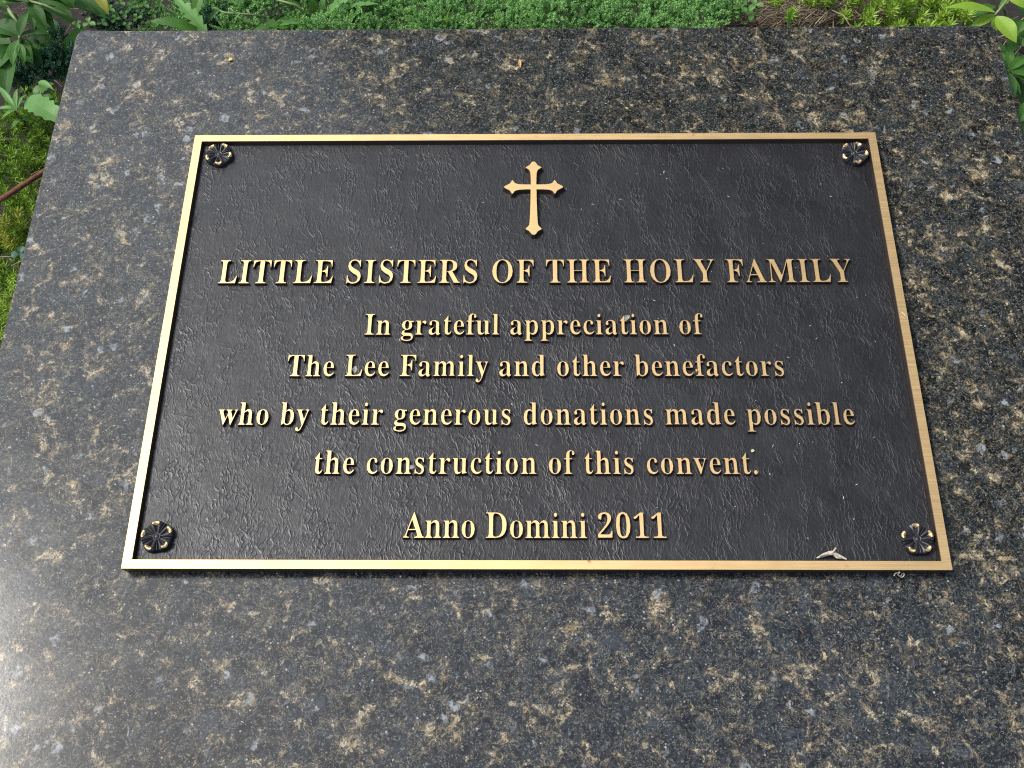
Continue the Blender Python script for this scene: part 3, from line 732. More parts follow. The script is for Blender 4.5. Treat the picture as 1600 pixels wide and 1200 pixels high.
GL = {'.':[219,[[(142,111,109,111,76,111),(49,84,49,51,49,18),(76,-9,109,-9,142,-9),(169,18,169,51,169,84)]]],'0':[559,[[(338,-10,280,-10,219,-10),(171,5,135,36,99,67),(73,110,58,165,42,220),(34,285,34,359,34,433),(42,497,58,552,73,607),(99,649,135,679,171,709),(220,724,281,724,339,724),(386,709,422,679,457,649),(483,606,500,552,517,497),(525,432,525,358,525,284),(517,220,500,165,483,110),(457,67,421,36,385,5)],[(243,55,280,55,317,55),(342,82,353,135,364,188),(370,263,370,358,370,453),(364,527,353,580,342,633),(318,659,281,659,244,659),(219,633,207,580,195,527),(189,453,189,358,189,263),(195,188,207,135,219,82)]]],'1':[559,[[(235,0,97,0,97,18),(97,35,97,53,124,53),(152,53,179,53,196,53),(209,58,217,67,225,76),(229,93,229,118,229,285),(229,452,229,619,204,588),(181,563,161,544,140,525),(120,515,100,515,84,515),(70,522,59,535,48,548),(42,566,42,589,62,594),(84,602,110,613,135,624),(163,641,196,666,219,683),(243,701,266,718,303,718),(341,718,378,718,378,518),(378,318,378,118,378,97),(381,81,388,70,395,59),(408,53,429,53,456,53),(483,53,510,53,510,35),(510,18,510,0,372,0)]]],'2':[559,[[(193,0,35,0,35,34),(35,69,35,103,84,153),(134,204,183,254,224,296),(256,333,278,365,300,397),(315,428,324,457,333,486),(337,518,337,553,337,591),(330,619,316,637,302,654),(283,663,259,663,225,663),(201,649,188,620,174,591),(167,547,167,490,129,490),(98,498,75,513,51,528),(39,553,39,589,39,613),(47,635,64,656,80,677),(104,693,137,706,170,718),(210,724,259,724,334,724),(391,709,430,680,469,650),(488,609,488,558,488,535),(484,512,476,490,467,468),(453,444,434,418,415,392),(388,362,355,328,322,293),(280,252,230,205,197,173),(163,142,130,110,208,110),(285,110,363,110,384,110),(401,116,416,128,431,140),(441,157,446,179,449,189),(451,200,454,210,474,210),(493,210,513,210,511,140),(510,70,508,0,350,0)]]],'A':[650,[[(55,0,-13,0,-13,9),(-13,18,-13,27,6,27),(22,33,35,45,48,57),(60,79,73,111,151,305),(229,500,307,694,316,694),(325,693,334,693,413,505),(493,317,572,129,587,93),(601,67,612,51,623,35),(639,27,660,27,660,18),(660,9,660,0,554,0),(447,0,341,0,341,9),(341,18,341,27,395,27),(422,41,422,68,422,77),(417,95,406,121,396,146),(386,172,376,197,302,197),(228,197,154,197,142,166),(129,136,117,105,115,100),(114,95,113,88,112,81),(111,75,111,72,111,42),(135,27,184,27,186,27),(188,27,190,27,190,18),(190,9,190,0,122,0)],[(200,318,169,239,233,239),(296,239,360,239,328,318),(295,396,263,475,232,396)]]],'D':[738,[[(133,0,30,0,30,9),(30,17,30,26,61,27),(83,33,94,44,105,55),(110,77,110,111,110,260),(110,408,110,557,110,596),(104,622,91,635,78,647),(55,653,22,653,22,661),(22,670,22,678,125,678),(227,678,330,678,450,678),(541,649,604,590,666,531),(697,448,697,339,697,113),(578,0,340,0,237,0)],[(306,36,331,36,396,36),(445,61,476,112,507,162),(522,238,522,341,522,544),(459,645,332,645,307,645),(290,640,282,631,275,621),(271,602,271,573,271,418),(271,262,271,107,271,79),(275,60,282,51,290,41)]]],'E':[658,[[(214,0,21,0,21,8),(21,17,21,25,56,25),(80,31,93,44,106,57),(112,81,112,116,112,260),(112,405,112,549,112,592),(106,621,93,634,80,647),(57,653,24,653,24,661),(24,670,24,678,214,678),(404,678,594,678,594,611),(594,543,594,476,586,476),(579,476,571,476,563,538),(542,581,507,605,471,629),(418,641,345,641,324,641),(308,640,298,638,287,635),(280,629,277,621,274,612),(272,597,272,578,272,507),(272,437,272,366,277,366),(283,366,288,366,333,366),(365,378,386,401,407,424),(421,461,429,514,437,514),(445,514,453,514,453,401),(453,289,453,176,445,176),(436,176,428,176,425,216),(417,247,407,270,396,293),(380,309,359,318,338,327),(310,331,276,331,275,331),(273,331,272,331,272,254),(272,177,272,100,272,75),(277,59,286,52,295,45),(314,41,343,41,392,41),(433,47,467,58,500,69),(529,86,552,112,575,137),(595,170,612,213,621,213),(631,213,640,213,626,142),(613,71,599,0,406,0)]]],'F':[602,[[(143,0,23,0,23,9),(23,17,23,26,58,29),(81,37,93,50,105,63),(111,88,111,125,111,269),(111,414,111,558,111,594),(105,618,92,630,79,642),(55,650,21,653,21,661),(21,670,21,678,209,678),(398,678,586,678,586,611),(586,543,586,476,578,476),(570,476,562,476,555,517),(544,550,529,574,514,598),(491,615,462,626,432,637),(392,642,342,642,323,642),(308,641,298,640,287,638),(280,634,277,627,273,620),(271,609,271,593,271,518),(271,443,271,368,275,368),(279,368,283,368,327,368),(360,380,381,403,402,426),(416,463,423,516,432,516),(441,516,450,516,450,403),(450,289,450,176,441,176),(433,176,424,176,417,235),(403,276,382,299,361,322),(327,333,281,333,278,333),(274,333,271,333,271,262),(271,191,271,120,271,96),(274,77,280,64,285,50),(296,40,312,35,328,30),(351,27,382,26,382,17),(382,9,382,0,262,0)]]],'H':[779,[[(135,0,23,0,23,9),(23,17,23,26,58,27),(81,34,93,47,105,60),(111,84,111,120,111,268),(111,416,111,564,111,596),(105,618,93,631,80,644),(57,651,24,653,24,661),(24,670,24,678,136,678),(248,678,360,678,360,670),(360,661,360,653,335,651),(317,648,304,643,291,638),(283,630,278,618,273,606),(271,588,271,564,271,500),(271,437,271,373,350,373),(430,373,509,373,509,437),(509,500,509,564,509,588),(507,606,502,618,498,630),(490,638,477,643,464,648),(445,651,420,653,420,661),(420,670,420,678,532,678),(643,678,755,678,755,670),(755,661,755,653,720,650),(697,643,686,632,675,620),(669,597,669,564,669,416),(669,268,669,120,669,87),(675,63,687,49,698,35),(721,27,755,26,755,17),(755,9,755,0,643,0),(532,0,420,0,420,9),(420,17,420,26,454,27),(477,34,490,46,503,57),(509,82,509,120,509,190),(509,259,509,329,430,329),(350,329,271,329,271,259),(271,190,271,120,271,84),(277,60,289,47,301,34),(325,27,360,26,360,17),(360,9,360,0,248,0)]]],'I':[388,[[(135,0,20,0,20,9),(20,17,20,26,53,29),(77,37,91,48,105,59),(112,81,112,112,112,267),(112,421,112,576,112,607),(106,627,94,637,82,646),(57,652,20,653,20,661),(20,670,20,678,135,678),(249,678,364,678,364,670),(364,661,364,653,329,652),(305,646,292,637,278,627),(272,607,272,576,272,422),(272,269,272,115,272,94),(274,78,279,66,284,54),(293,45,307,39,320,33),(340,29,366,26,366,17),(366,9,366,0,251,0)]]],'L':[635,[[(215,0,23,0,23,9),(23,17,23,26,58,27),(81,34,93,47,105,60),(111,84,111,120,111,268),(111,416,111,564,111,597),(105,620,93,633,80,645),(57,652,24,653,24,661),(24,670,24,678,140,678),(256,678,372,678,372,670),(372,661,372,653,345,653),(325,651,310,646,295,641),(285,633,280,620,274,607),(271,589,271,564,271,417),(271,270,271,123,271,100),(273,82,276,70,279,58),(287,50,298,47,309,43),(325,41,348,41,396,41),(436,47,469,59,501,71),(528,91,551,119,573,146),(592,183,609,230,618,230),(627,230,636,230,623,153),(611,77,598,0,406,0)]]],'M':[944,[[(98,0,21,0,21,9),(21,17,21,26,54,27),(78,34,92,47,105,60),(112,83,112,118,112,268),(112,419,112,569,112,591),(110,608,105,619,100,630),(92,639,79,644,65,649),(47,652,22,653,22,661),(22,670,22,678,106,678),(191,678,275,678,341,523),(406,367,472,212,538,367),(603,523,669,678,752,678),(836,678,919,678,919,670),(919,661,919,653,887,650),(865,643,853,630,840,617),(834,595,834,563,834,418),(834,272,834,127,834,99),(836,78,841,64,846,49),(854,39,866,35,878,30),(895,27,918,26,918,17),(918,9,918,0,808,0),(699,0,589,0,589,9),(589,17,589,26,613,28),(631,32,644,37,657,42),(665,52,670,66,675,79),(677,99,677,124,677,281),(677,437,677,594,594,396),(512,198,429,0,420,0),(411,0,402,0,320,193),(239,386,157,579,157,426),(157,272,157,119,157,81),(164,56,178,44,192,32),(217,26,252,26,252,17),(252,9,252,0,175,0)]]],'O':[782,[[(439,-16,388,-16,339,-16),(293,-7,251,11,209,29),(172,54,141,86,109,118),(84,156,67,199,50,242),(41,289,41,339,41,389),(50,436,67,479,84,522),(109,559,141,592,173,624),(210,649,254,667,296,685),(344,694,395,694,444,694),(490,685,532,668,574,650),(611,625,642,594,673,562),(698,524,716,481,733,438),(742,390,742,339,742,289),(733,242,716,199,698,156),(673,118,641,86,609,54),(572,29,529,11,486,-7)],[(339,18,394,18,508,18),(565,125,565,339,565,444),(549,524,518,579,486,633),(442,660,387,660,273,660),(216,553,216,339,216,234),(232,155,264,100,296,45)]]],'R':[704,[[(135,0,23,0,23,9),(23,17,23,26,58,27),(81,34,93,47,105,60),(111,84,111,120,111,268),(111,416,111,564,111,596),(105,618,93,631,80,644),(57,651,24,653,24,661),(24,670,24,678,124,678),(223,678,323,678,423,678),(498,663,547,634,596,605),(621,559,621,498,621,415),(570,360,469,333,527,247),(585,161,643,75,654,58),(665,46,674,38,683,30),(695,26,712,26,713,26),(714,26,715,26,715,17),(715,9,715,0,645,0),(574,0,504,0,436,105),(368,211,300,316,290,316),(281,316,271,316,271,251),(271,185,271,120,271,84),(277,60,289,47,301,34),(325,27,360,26,360,17),(360,9,360,0,248,0)],[(271,423,271,348,282,348),(292,348,303,348,355,348),(393,360,417,385,440,409),(452,447,452,500,452,595),(413,642,334,642,307,642),(290,638,282,629,275,620),(271,602,271,574,271,499)]]],'S':[581,[[(73,-16,64,-16,64,68),(64,151,64,235,74,235),(83,235,93,235,109,162),(133,109,166,74,199,39),(241,22,293,22,331,22),(361,33,383,54,404,75),(415,101,415,133,415,177),(388,212,335,238,304,253),(273,269,242,284,184,313),(141,343,115,376,88,409),(74,448,74,494,74,535),(83,570,100,600,117,629),(141,652,172,669,202,686),(236,694,275,694,295,694),(317,692,342,687,366,682),(392,676,420,667,425,666),(430,664,434,664,438,663),(442,662,446,662,463,662),(474,673,477,694,486,694),(496,694,505,694,505,621),(505,548,505,475,497,475),(488,475,480,475,471,512),(456,545,437,573,418,601),(395,623,370,639,344,654),(317,662,289,662,255,662),(228,653,208,635,188,617),(178,594,178,566,178,540),(187,518,204,501,221,484),(247,467,281,451,313,436),(345,421,377,406,418,387),(449,368,473,347,495,326),(512,304,521,280,530,256),(535,229,535,198,535,155),(525,118,505,86,484,54),(455,29,418,12,381,-6),(337,-15,286,-15,269,-15),(253,-14,236,-12,219,-9),(203,-5,187,1,170,7),(157,11,147,14,136,17),(129,18,126,18,115,18),(108,15,103,11,98,5),(94,-3,91,-16,82,-16)]]],'T':[630,[[(254,0,137,0,137,9),(137,17,137,26,173,26),(198,33,212,46,225,59),(232,84,232,120,232,295),(232,470,232,645,229,645),(225,645,222,645,169,645),(128,630,97,601,66,571),(48,528,43,473,34,473),(25,473,16,473,16,541),(16,610,16,678,214,678),(413,678,611,678,611,609),(611,541,611,472,603,472),(594,472,586,472,575,587),(513,645,400,645,397,645),(395,645,392,645,392,470),(392,295,392,120,392,83),(398,58,412,45,425,32),(450,26,488,26,488,17),(488,9,488,0,371,0)]]],'Y':[634,[[(263,0,151,0,151,9),(151,17,151,26,186,27),(209,34,221,47,233,60),(239,84,239,120,239,169),(239,217,239,266,182,369),(126,473,69,576,51,609),(35,631,21,639,14,643),(8,646,1,648,-6,650),(-13,651,-20,652,-20,661),(-20,669,-20,678,89,678),(199,678,308,678,308,669),(308,661,308,652,302,652),(297,652,291,652,273,652),(259,649,248,644,237,638),(232,630,232,620,232,611),(236,598,244,583,286,501),(328,418,370,336,412,406),(454,475,496,545,511,570),(519,591,519,607,519,637),(494,652,444,652,442,652),(441,652,439,652,439,661),(439,669,439,678,511,678),(582,678,654,678,654,669),(654,661,654,652,637,650),(622,643,609,632,596,621),(583,604,570,583,513,490),(456,396,399,303,399,242),(399,181,399,120,399,84),(405,60,417,47,429,34),(453,27,488,26,488,17),(488,9,488,0,376,0)]]],'a':[512,[[(420,-15,379,-15,329,-15),(302,7,298,52,253,9),(201,-13,142,-13,107,-13),(80,-3,60,17,40,37),(30,63,30,94,30,138),(51,174,95,203,138,231),(205,258,296,283,296,308),(296,334,296,359,296,387),(290,408,278,421,266,434),(247,440,220,440,177,440),(155,429,155,408,155,404),(160,395,169,382,178,369),(183,356,183,344,183,326),(176,312,164,301,151,289),(134,284,115,284,94,284),(78,290,67,303,55,315),(49,331,49,352,49,375),(57,396,73,415,90,433),(112,447,141,458,170,469),(203,474,241,474,312,474),(363,461,392,435,421,409),(436,368,436,313,436,240),(436,166,436,93,436,76),(437,64,439,59,441,54),(446,51,453,51,460,51),(468,55,477,62,481,55),(486,48,490,41,457,4)],[(192,50,225,50,234,50),(246,54,259,61,272,68),(285,79,296,94,296,147),(296,199,296,252,216,233),(176,191,176,125,176,75)]]],'b':[537,[[(69,-17,64,-17,64,181),(64,380,64,578,64,609),(61,629,55,638,48,647),(34,652,12,654,12,662),(12,670,12,678,77,678),(141,678,206,678,206,590),(206,503,206,415,239,454),(280,474,329,474,364,474),(396,464,423,445,449,426),(471,399,486,365,501,331),(509,292,509,247,509,196),(500,151,481,112,462,73),(435,42,402,19,368,-4),(329,-15,286,-15,241,-15),(198,4,156,42,130,22),(105,3,79,-17,74,-17)],[(228,21,272,21,307,21),(332,38,345,73,358,109),(365,164,365,238,365,299),(358,345,344,374,330,403),(307,417,274,417,259,417),(244,412,231,402,218,391),(209,377,206,360,206,274),(206,188,206,102,206,48)]]],'c':[437,[[(310,-15,232,-15,194,-15),(160,-5,129,16,98,37),(74,65,56,101,38,137),(29,178,29,223,29,272),(39,315,60,353,80,390),(107,420,143,442,178,464),(217,475,260,475,308,475),(346,465,373,444,400,423),(413,397,413,365,413,346),(407,332,397,321,386,310),(371,304,352,304,312,304),(292,327,292,373,292,378),(292,384,293,389,294,394),(294,399,294,404,294,429),(280,442,252,442,195,442),(167,388,167,279,167,206),(179,151,204,114,229,76),(262,57,304,57,339,57),(373,74,404,107,411,101),(417,96,424,90,374,20)]]],'d':[551,[[(263,-15,208,-15,173,-15),(142,-5,116,16,89,36),(67,64,52,99,37,134),(29,174,29,219,29,270),(37,315,54,354,70,392),(92,422,121,443,150,464),(182,474,217,474,264,474),(302,455,332,417,332,477),(332,537,332,597,332,618),(327,632,316,641,305,649),(287,653,262,654,262,662),(262,670,262,678,333,678),(404,678,475,678,475,489),(475,301,475,112,475,87),(478,70,484,61,489,51),(503,44,526,41,526,33),(526,24,526,16,473,16),(408,6,332,-15,332,9),(332,34,332,58,304,9)],[(226,42,255,42,270,42),(286,49,301,62,316,75),(326,92,332,113,332,195),(332,278,332,360,329,377),(321,391,307,402,293,413),(277,418,259,418,228,418),(206,403,194,372,181,341),(175,293,175,228,175,165),(181,118,193,87,205,57)]]],'e':[448,[[(310,-15,229,-15,190,-15),(156,-5,126,16,96,36),(72,65,55,102,38,139),(29,183,29,234,29,281),(38,322,56,358,74,394),(99,422,130,443,161,464),(195,474,234,474,291,474),(337,455,371,417,404,379),(421,326,421,258,421,254),(421,251,421,247,339,247),(256,247,174,247,175,124),(216,63,297,63,336,63),(371,85,402,128,409,121),(417,115,424,108,375,26)],[(173,292,173,286,215,286),(258,286,300,286,300,297),(300,309,300,320,300,362),(296,393,288,413,279,432),(263,442,240,442,195,442),(173,396,173,303,173,297)]]],'f':[318,[[(114,0,22,0,22,8),(22,16,22,24,39,25),(52,28,59,33,66,37),(71,43,74,52,77,59),(78,78,78,109,78,210),(78,311,78,412,60,412),(42,412,24,412,24,429),(24,445,24,462,42,462),(60,462,78,462,78,483),(78,505,78,526,78,579),(94,620,126,649,158,678),(202,692,259,692,301,692),(334,683,357,664,380,645),(392,622,392,595,392,574),(386,557,375,546,364,535),(350,529,334,529,316,529),(302,534,291,544,280,553),(275,566,275,582,275,595),(279,610,287,626,288,628),(290,631,292,635,293,639),(294,642,294,644,294,655),(285,660,268,660,247,660),(234,653,229,640,223,627),(220,607,220,581,220,541),(220,502,220,462,248,462),(275,462,303,462,303,445),(303,429,303,412,275,412),(248,412,220,412,220,307),(220,202,220,97,220,67),(225,47,235,38,245,29),(266,24,297,24,297,16),(297,8,297,0,205,0)]]],'g':[487,[[(300,-209,217,-209,152,-209),(104,-200,71,-181,38,-162),(21,-138,21,-111,21,-78),(48,-54,102,-38,57,-17),(35,11,35,45,35,70),(44,91,63,110,82,129),(111,147,152,164,73,193),(33,244,33,316,33,347),(42,375,59,399,76,422),(100,441,131,454,161,467),(195,474,234,474,273,474),(311,467,347,453,389,453),(430,453,472,453,472,435),(472,417,472,399,448,399),(423,399,399,399,422,370),(434,338,434,303,434,274),(426,248,411,225,396,202),(375,185,348,172,321,159),(291,153,256,153,249,153),(241,153,234,154,226,155),(218,155,211,155,194,155),(179,150,168,141,156,131),(150,119,150,106,150,84),(170,73,210,73,227,73),(244,73,261,73,314,73),(355,69,386,60,416,51),(438,38,451,19,464,0),(470,-24,470,-55,470,-103),(449,-141,406,-168,363,-195)],[(211,185,234,185,258,185),(275,196,284,217,293,238),(297,271,297,314,297,358),(293,390,284,411,275,432),(258,442,234,442,211,442),(194,432,185,411,175,390),(170,358,170,314,170,271),(175,238,185,217,194,196)],[(194,-173,239,-173,341,-173),(392,-148,392,-98,392,-81),(385,-69,371,-62,357,-54),(335,-51,305,-51,251,-51),(198,-51,144,-51,121,-66),(109,-85,109,-108,109,-125),(120,-141,141,-154,162,-167)]]],'h':[567,[[(107,0,27,0,27,8),(27,16,27,24,46,25),(60,29,67,38,74,47),(78,62,78,83,78,253),(78,424,78,594,78,615),(75,630,68,639,61,648),(48,654,28,655,28,663),(28,670,28,678,92,678),(156,678,220,678,220,584),(220,491,220,397,257,448),(305,474,362,474,449,474),(492,421,492,315,492,238),(492,160,492,83,492,62),(495,48,502,39,509,30),(522,25,541,24,541,16),(541,8,541,0,461,0),(381,0,301,0,301,8),(301,16,301,24,303,24),(306,24,308,24,336,24),(350,44,350,83,350,163),(350,243,350,323,350,350),(347,371,341,384,335,397),(322,404,302,404,271,404),(243,386,220,350,220,261),(220,172,220,83,220,62),(223,47,230,39,236,30),(249,25,268,24,268,16),(268,8,268,0,188,0)]]],'i':[295,[[(171,539,150,539,129,539),(111,546,97,561,82,575),(75,593,75,614,75,635),(82,653,97,668,111,683),(129,690,150,690,171,690),(189,683,204,668,218,653),(225,635,225,614,225,593),(218,575,203,561,188,546)],[(107,0,27,0,27,8),(27,16,27,24,47,25),(61,30,68,38,75,46),(78,61,78,83,78,180),(78,278,78,375,78,400),(75,416,70,424,64,432),(51,436,30,437,30,445),(31,454,31,462,94,462),(158,462,221,462,221,336),(221,209,221,83,221,62),(224,48,230,39,236,30),(249,25,268,24,268,16),(268,8,268,0,188,0)]]],'l':[297,[[(107,0,27,0,27,8),(27,16,27,24,47,25),(61,30,68,38,75,46),(78,61,78,83,78,253),(78,422,78,592,78,614),(75,630,70,639,65,648),(51,653,30,654,30,662),(30,670,30,678,94,678),(157,678,221,678,221,480),(221,281,221,83,221,62),(224,48,230,39,236,30),(249,25,268,24,268,16),(268,8,268,0,188,0)]]],'m':[825,[[(106,0,27,0,27,8),(27,16,27,24,46,25),(60,29,67,38,74,47),(78,62,78,83,78,181),(78,279,78,377,78,398),(75,413,68,423,61,432),(48,437,28,438,28,446),(28,454,28,462,91,462),(155,462,218,462,218,439),(218,417,218,394,256,447),(301,474,353,474,421,474),(462,446,477,389,516,446),(564,474,622,474,707,474),(750,421,750,315,750,238),(750,160,750,83,750,62),(753,48,760,39,766,30),(779,25,798,24,798,16),(798,8,798,0,719,0),(641,0,562,0,562,8),(562,16,562,24,581,25),(593,30,600,39,607,48),(610,63,610,83,610,163),(610,243,610,323,610,350),(607,371,601,384,595,397),(582,404,562,404,533,404),(506,387,483,353,483,263),(483,173,483,83,483,63),(486,48,493,39,499,30),(511,25,530,24,530,16),(530,8,530,0,452,0),(375,0,297,0,297,8),(297,16,297,24,316,25),(328,30,335,39,342,48),(345,63,345,83,345,163),(345,243,345,323,345,350),(342,370,336,384,330,397),(317,404,297,404,266,404),(239,386,218,350,218,261),(218,172,218,83,218,63),(221,48,227,40,233,31),(245,25,264,24,264,16),(264,8,264,0,185,0)]]],'n':[567,[[(107,0,27,0,27,8),(27,16,27,24,46,25),(60,29,67,38,74,47),(78,62,78,83,78,181),(78,279,78,377,78,398),(75,413,68,423,61,432),(48,437,28,438,28,446),(28,454,28,462,92,462),(156,462,220,462,220,441),(220,419,220,398,257,449),(304,474,362,474,449,474),(492,421,492,315,492,238),(492,160,492,83,492,62),(495,48,502,39,509,30),(522,25,541,24,541,16),(541,8,541,0,461,0),(381,0,301,0,301,8),(301,16,301,24,303,24),(306,24,308,24,336,24),(350,44,350,83,350,163),(350,243,350,323,350,350),(347,371,341,384,335,397),(322,404,302,404,271,404),(243,386,220,350,220,261),(220,172,220,83,220,62),(223,47,230,39,236,30),(249,25,268,24,268,16),(268,8,268,0,188,0)]]],'o':[501,[[(294,-15,251,-15,207,-15),(168,-4,135,17,101,38),(75,67,56,105,37,142),(28,183,28,229,28,276),(37,319,56,356,75,393),(101,422,135,443,168,464),(207,474,250,474,293,474),(332,464,365,443,398,422),(425,394,444,357,463,320),(472,278,472,229,472,181),(463,139,444,102,425,65),(398,37,366,16,333,-5)],[(223,17,251,17,279,17),(299,31,311,58,317,71),(321,92,324,121,326,150),(327,186,327,229,327,317),(321,375,309,403,297,431),(278,445,251,445,222,445),(202,431,191,403,180,374),(174,317,174,230,174,187),(175,151,178,122,181,93),(185,71,191,58,203,31)]]],'p':[553,[[(115,-207,26,-207,26,-199),(26,-192,26,-184,41,-183),(53,-180,60,-175,67,-169),(73,-161,75,-150,77,-140),(78,-122,78,-95,78,57),(78,210,78,362,78,393),(75,413,69,422,63,431),(50,436,29,439,29,447),(29,454,29,462,90,462),(152,462,213,462,213,438),(213,415,213,391,243,447),(286,475,343,475,378,475),(409,465,436,444,463,423),(484,395,499,360,514,324),(521,283,521,238,521,189),(513,146,498,108,483,69),(461,39,434,18,406,-4),(374,-15,338,-15,289,-15),(250,6,220,48,220,3),(220,-41,220,-86,220,-113),(222,-133,226,-147,230,-161),(238,-170,249,-175,259,-180),(275,-182,294,-183,294,-191),(294,-199,294,-207,205,-207)],[(259,42,291,42,322,42),(343,57,356,88,369,120),(376,167,376,230,376,291),(370,337,359,369,348,399),(327,414,296,414,265,414),(240,393,220,350,220,267),(220,185,220,102,235,62)]]],'r':[428,[[(116,0,27,0,27,8),(27,16,27,24,47,25),(61,30,68,38,75,46),(78,61,78,83,78,180),(78,278,78,375,78,400),(75,417,69,425,63,432),(50,436,30,437,30,445),(31,454,31,462,93,462),(155,462,217,462,217,433),(217,404,217,375,234,407),(255,431,279,449,302,466),(325,474,347,474,375,474),(396,467,410,453,424,438),(431,419,431,396,431,377),(425,361,414,349,403,337),(388,331,369,331,352,331),(339,335,331,344,322,352),(315,362,308,372,301,382),(292,387,281,387,267,387),(254,378,241,360,228,341),(222,317,222,286,222,218),(222,151,222,83,222,60),(227,45,237,38,246,30),(265,25,294,24,294,16),(294,8,294,0,205,0)]]],'s':[429,[[(272,-15,225,-15,198,-15),(166,-7,129,9,123,12),(116,13,109,13,93,13),(82,4,76,-13,68,-13),(61,-13,53,-13,53,44),(53,100,53,157,62,157),(70,157,79,157,88,115),(105,82,129,58,153,34),(180,22,209,22,234,22),(253,28,266,40,279,51),(286,67,286,87,286,115),(268,138,232,156,208,168),(183,181,159,193,124,210),(98,230,81,252,64,274),(55,299,55,328,55,370),(69,405,97,433,124,461),(162,475,210,475,221,475),(233,474,247,471,261,468),(277,463,296,458,299,457),(303,457,307,456,311,455),(314,454,317,454,328,454),(337,461,343,475,350,475),(356,475,363,475,363,427),(363,378,363,330,355,330),(348,330,340,330,329,366),(314,394,293,413,272,432),(248,441,222,441,201,441),(184,436,173,426,162,415),(156,402,156,386,156,370),(161,357,172,346,182,335),(197,325,218,315,240,304),(263,293,285,282,319,265),(344,247,360,226,375,205),(383,176,383,141,383,93),(369,55,340,27,310,-1)]]],'t':[340,[[(251,-14,184,-14,144,-14),(115,-4,98,16,81,35),(72,65,72,106,72,209),(72,312,72,415,58,415),(44,415,30,415,30,425),(30,436,30,446,70,484),(104,519,131,550,158,581),(179,608,192,631,200,631),(207,631,215,631,215,575),(215,518,215,462,246,462),(278,462,309,462,309,446),(309,431,309,415,278,415),(246,415,215,415,215,317),(215,220,215,122,215,101),(218,86,223,76,228,65),(237,60,250,60,273,60),(292,77,307,111,315,107),(323,102,331,98,300,23)]]],'u':[558,[[(224,-15,195,-15,149,-15),(116,-1,97,26,78,52),(68,92,68,144,68,219),(68,294,68,369,68,392),(65,410,59,421,52,431),(38,437,17,438,17,446),(17,454,17,462,82,462),(146,462,211,462,211,345),(211,227,211,110,211,93),(216,79,225,69,234,58),(246,53,263,53,294,53),(319,68,340,98,340,188),(340,279,340,369,340,394),(336,412,329,422,322,432),(306,437,282,438,282,446),(282,454,282,462,349,462),(415,462,482,462,482,343),(482,223,482,104,482,81),(486,66,493,58,500,50),(515,45,536,44,536,36),(536,27,536,19,481,19),(416,8,340,-15,340,10),(340,35,340,60,323,37),(302,18,277,5,252,-8)]]],'v':[456,[[(221,-15,212,-15,160,113),(109,241,57,369,48,390),(40,407,33,419,26,430),(13,436,-4,437,-4,445),(-4,454,-4,462,79,462),(161,462,244,462,244,454),(244,446,244,438,240,438),(236,438,232,438,205,438),(192,429,192,411,192,407),(193,403,194,399,221,327),(248,254,275,182,300,247),(326,311,351,376,356,390),(359,400,359,405,359,427),(340,438,303,438,303,446),(303,454,303,462,353,462),(404,462,454,462,454,454),(454,447,454,439,435,435),(422,427,414,415,405,403),(396,385,387,362,337,236),(288,111,238,-15,229,-15)]]],'w':[647,[[(191,-15,182,-15,130,121),(77,258,25,394,20,407),(15,417,9,424,3,431),(-5,435,-16,437,-16,445),(-16,454,-16,462,58,462),(132,462,206,462,206,454),(206,445,206,437,193,436),(183,434,178,431,173,427),(170,420,170,411,170,406),(171,401,172,396,173,390),(175,383,178,376,201,314),(225,251,248,189,270,243),(292,296,314,350,309,365),(304,381,299,396,294,413),(288,424,282,430,277,435),(266,438,250,439,250,447),(250,454,250,462,327,462),(404,462,481,462,481,454),(481,445,481,437,454,436),(440,427,440,411,440,408),(440,405,441,401,442,396),(442,393,443,390,462,330),(481,270,500,210,523,267),(546,324,569,381,574,392),(576,402,576,410,576,419),(573,426,566,430,558,434),(547,437,530,439,530,447),(530,454,530,462,574,462),(619,462,663,462,663,454),(663,447,663,439,649,438),(639,433,633,424,626,414),(620,401,613,384,560,251),(506,118,453,-15,445,-15),(438,-15,430,-15,397,88),(365,190,332,293,291,190),(249,88,208,-15,199,-15)]]],'y':[447,[[(103,-209,78,-209,53,-209),(32,-201,15,-186,-2,-171),(-10,-150,-10,-125,-10,-108),(-4,-92,7,-79,18,-66),(34,-59,53,-59,70,-59),(84,-64,95,-73,106,-83),(111,-96,111,-113,111,-116),(111,-118,111,-121,110,-124),(110,-127,110,-130,110,-141),(116,-147,128,-147,139,-147),(153,-135,170,-110,179,-97),(186,-83,193,-66,199,-49),(204,-30,209,-7,157,120),(106,246,54,373,48,388),(42,401,37,410,31,419),(26,425,23,428,17,434),(8,437,-5,437,-6,437),(-6,437,-7,437,-7,445),(-7,454,-7,462,76,462),(158,462,241,462,241,454),(241,445,241,437,222,436),(209,434,202,431,195,428),(191,420,191,409,191,406),(192,402,193,397,194,392),(196,387,198,382,224,314),(250,245,276,177,298,238),(321,298,343,359,347,370),(350,379,352,387,353,395),(354,402,354,408,354,419),(350,427,342,431,333,435),(320,437,302,437,302,445),(302,454,302,462,350,462),(398,462,446,462,446,454),(446,445,446,437,432,437),(421,431,413,418,404,405),(395,386,386,361,338,229),(289,96,241,-36,224,-82),(208,-118,193,-143,177,-168),(160,-185,142,-195,124,-204)]]]}
LETTER_H = 0.0023
cache = {}


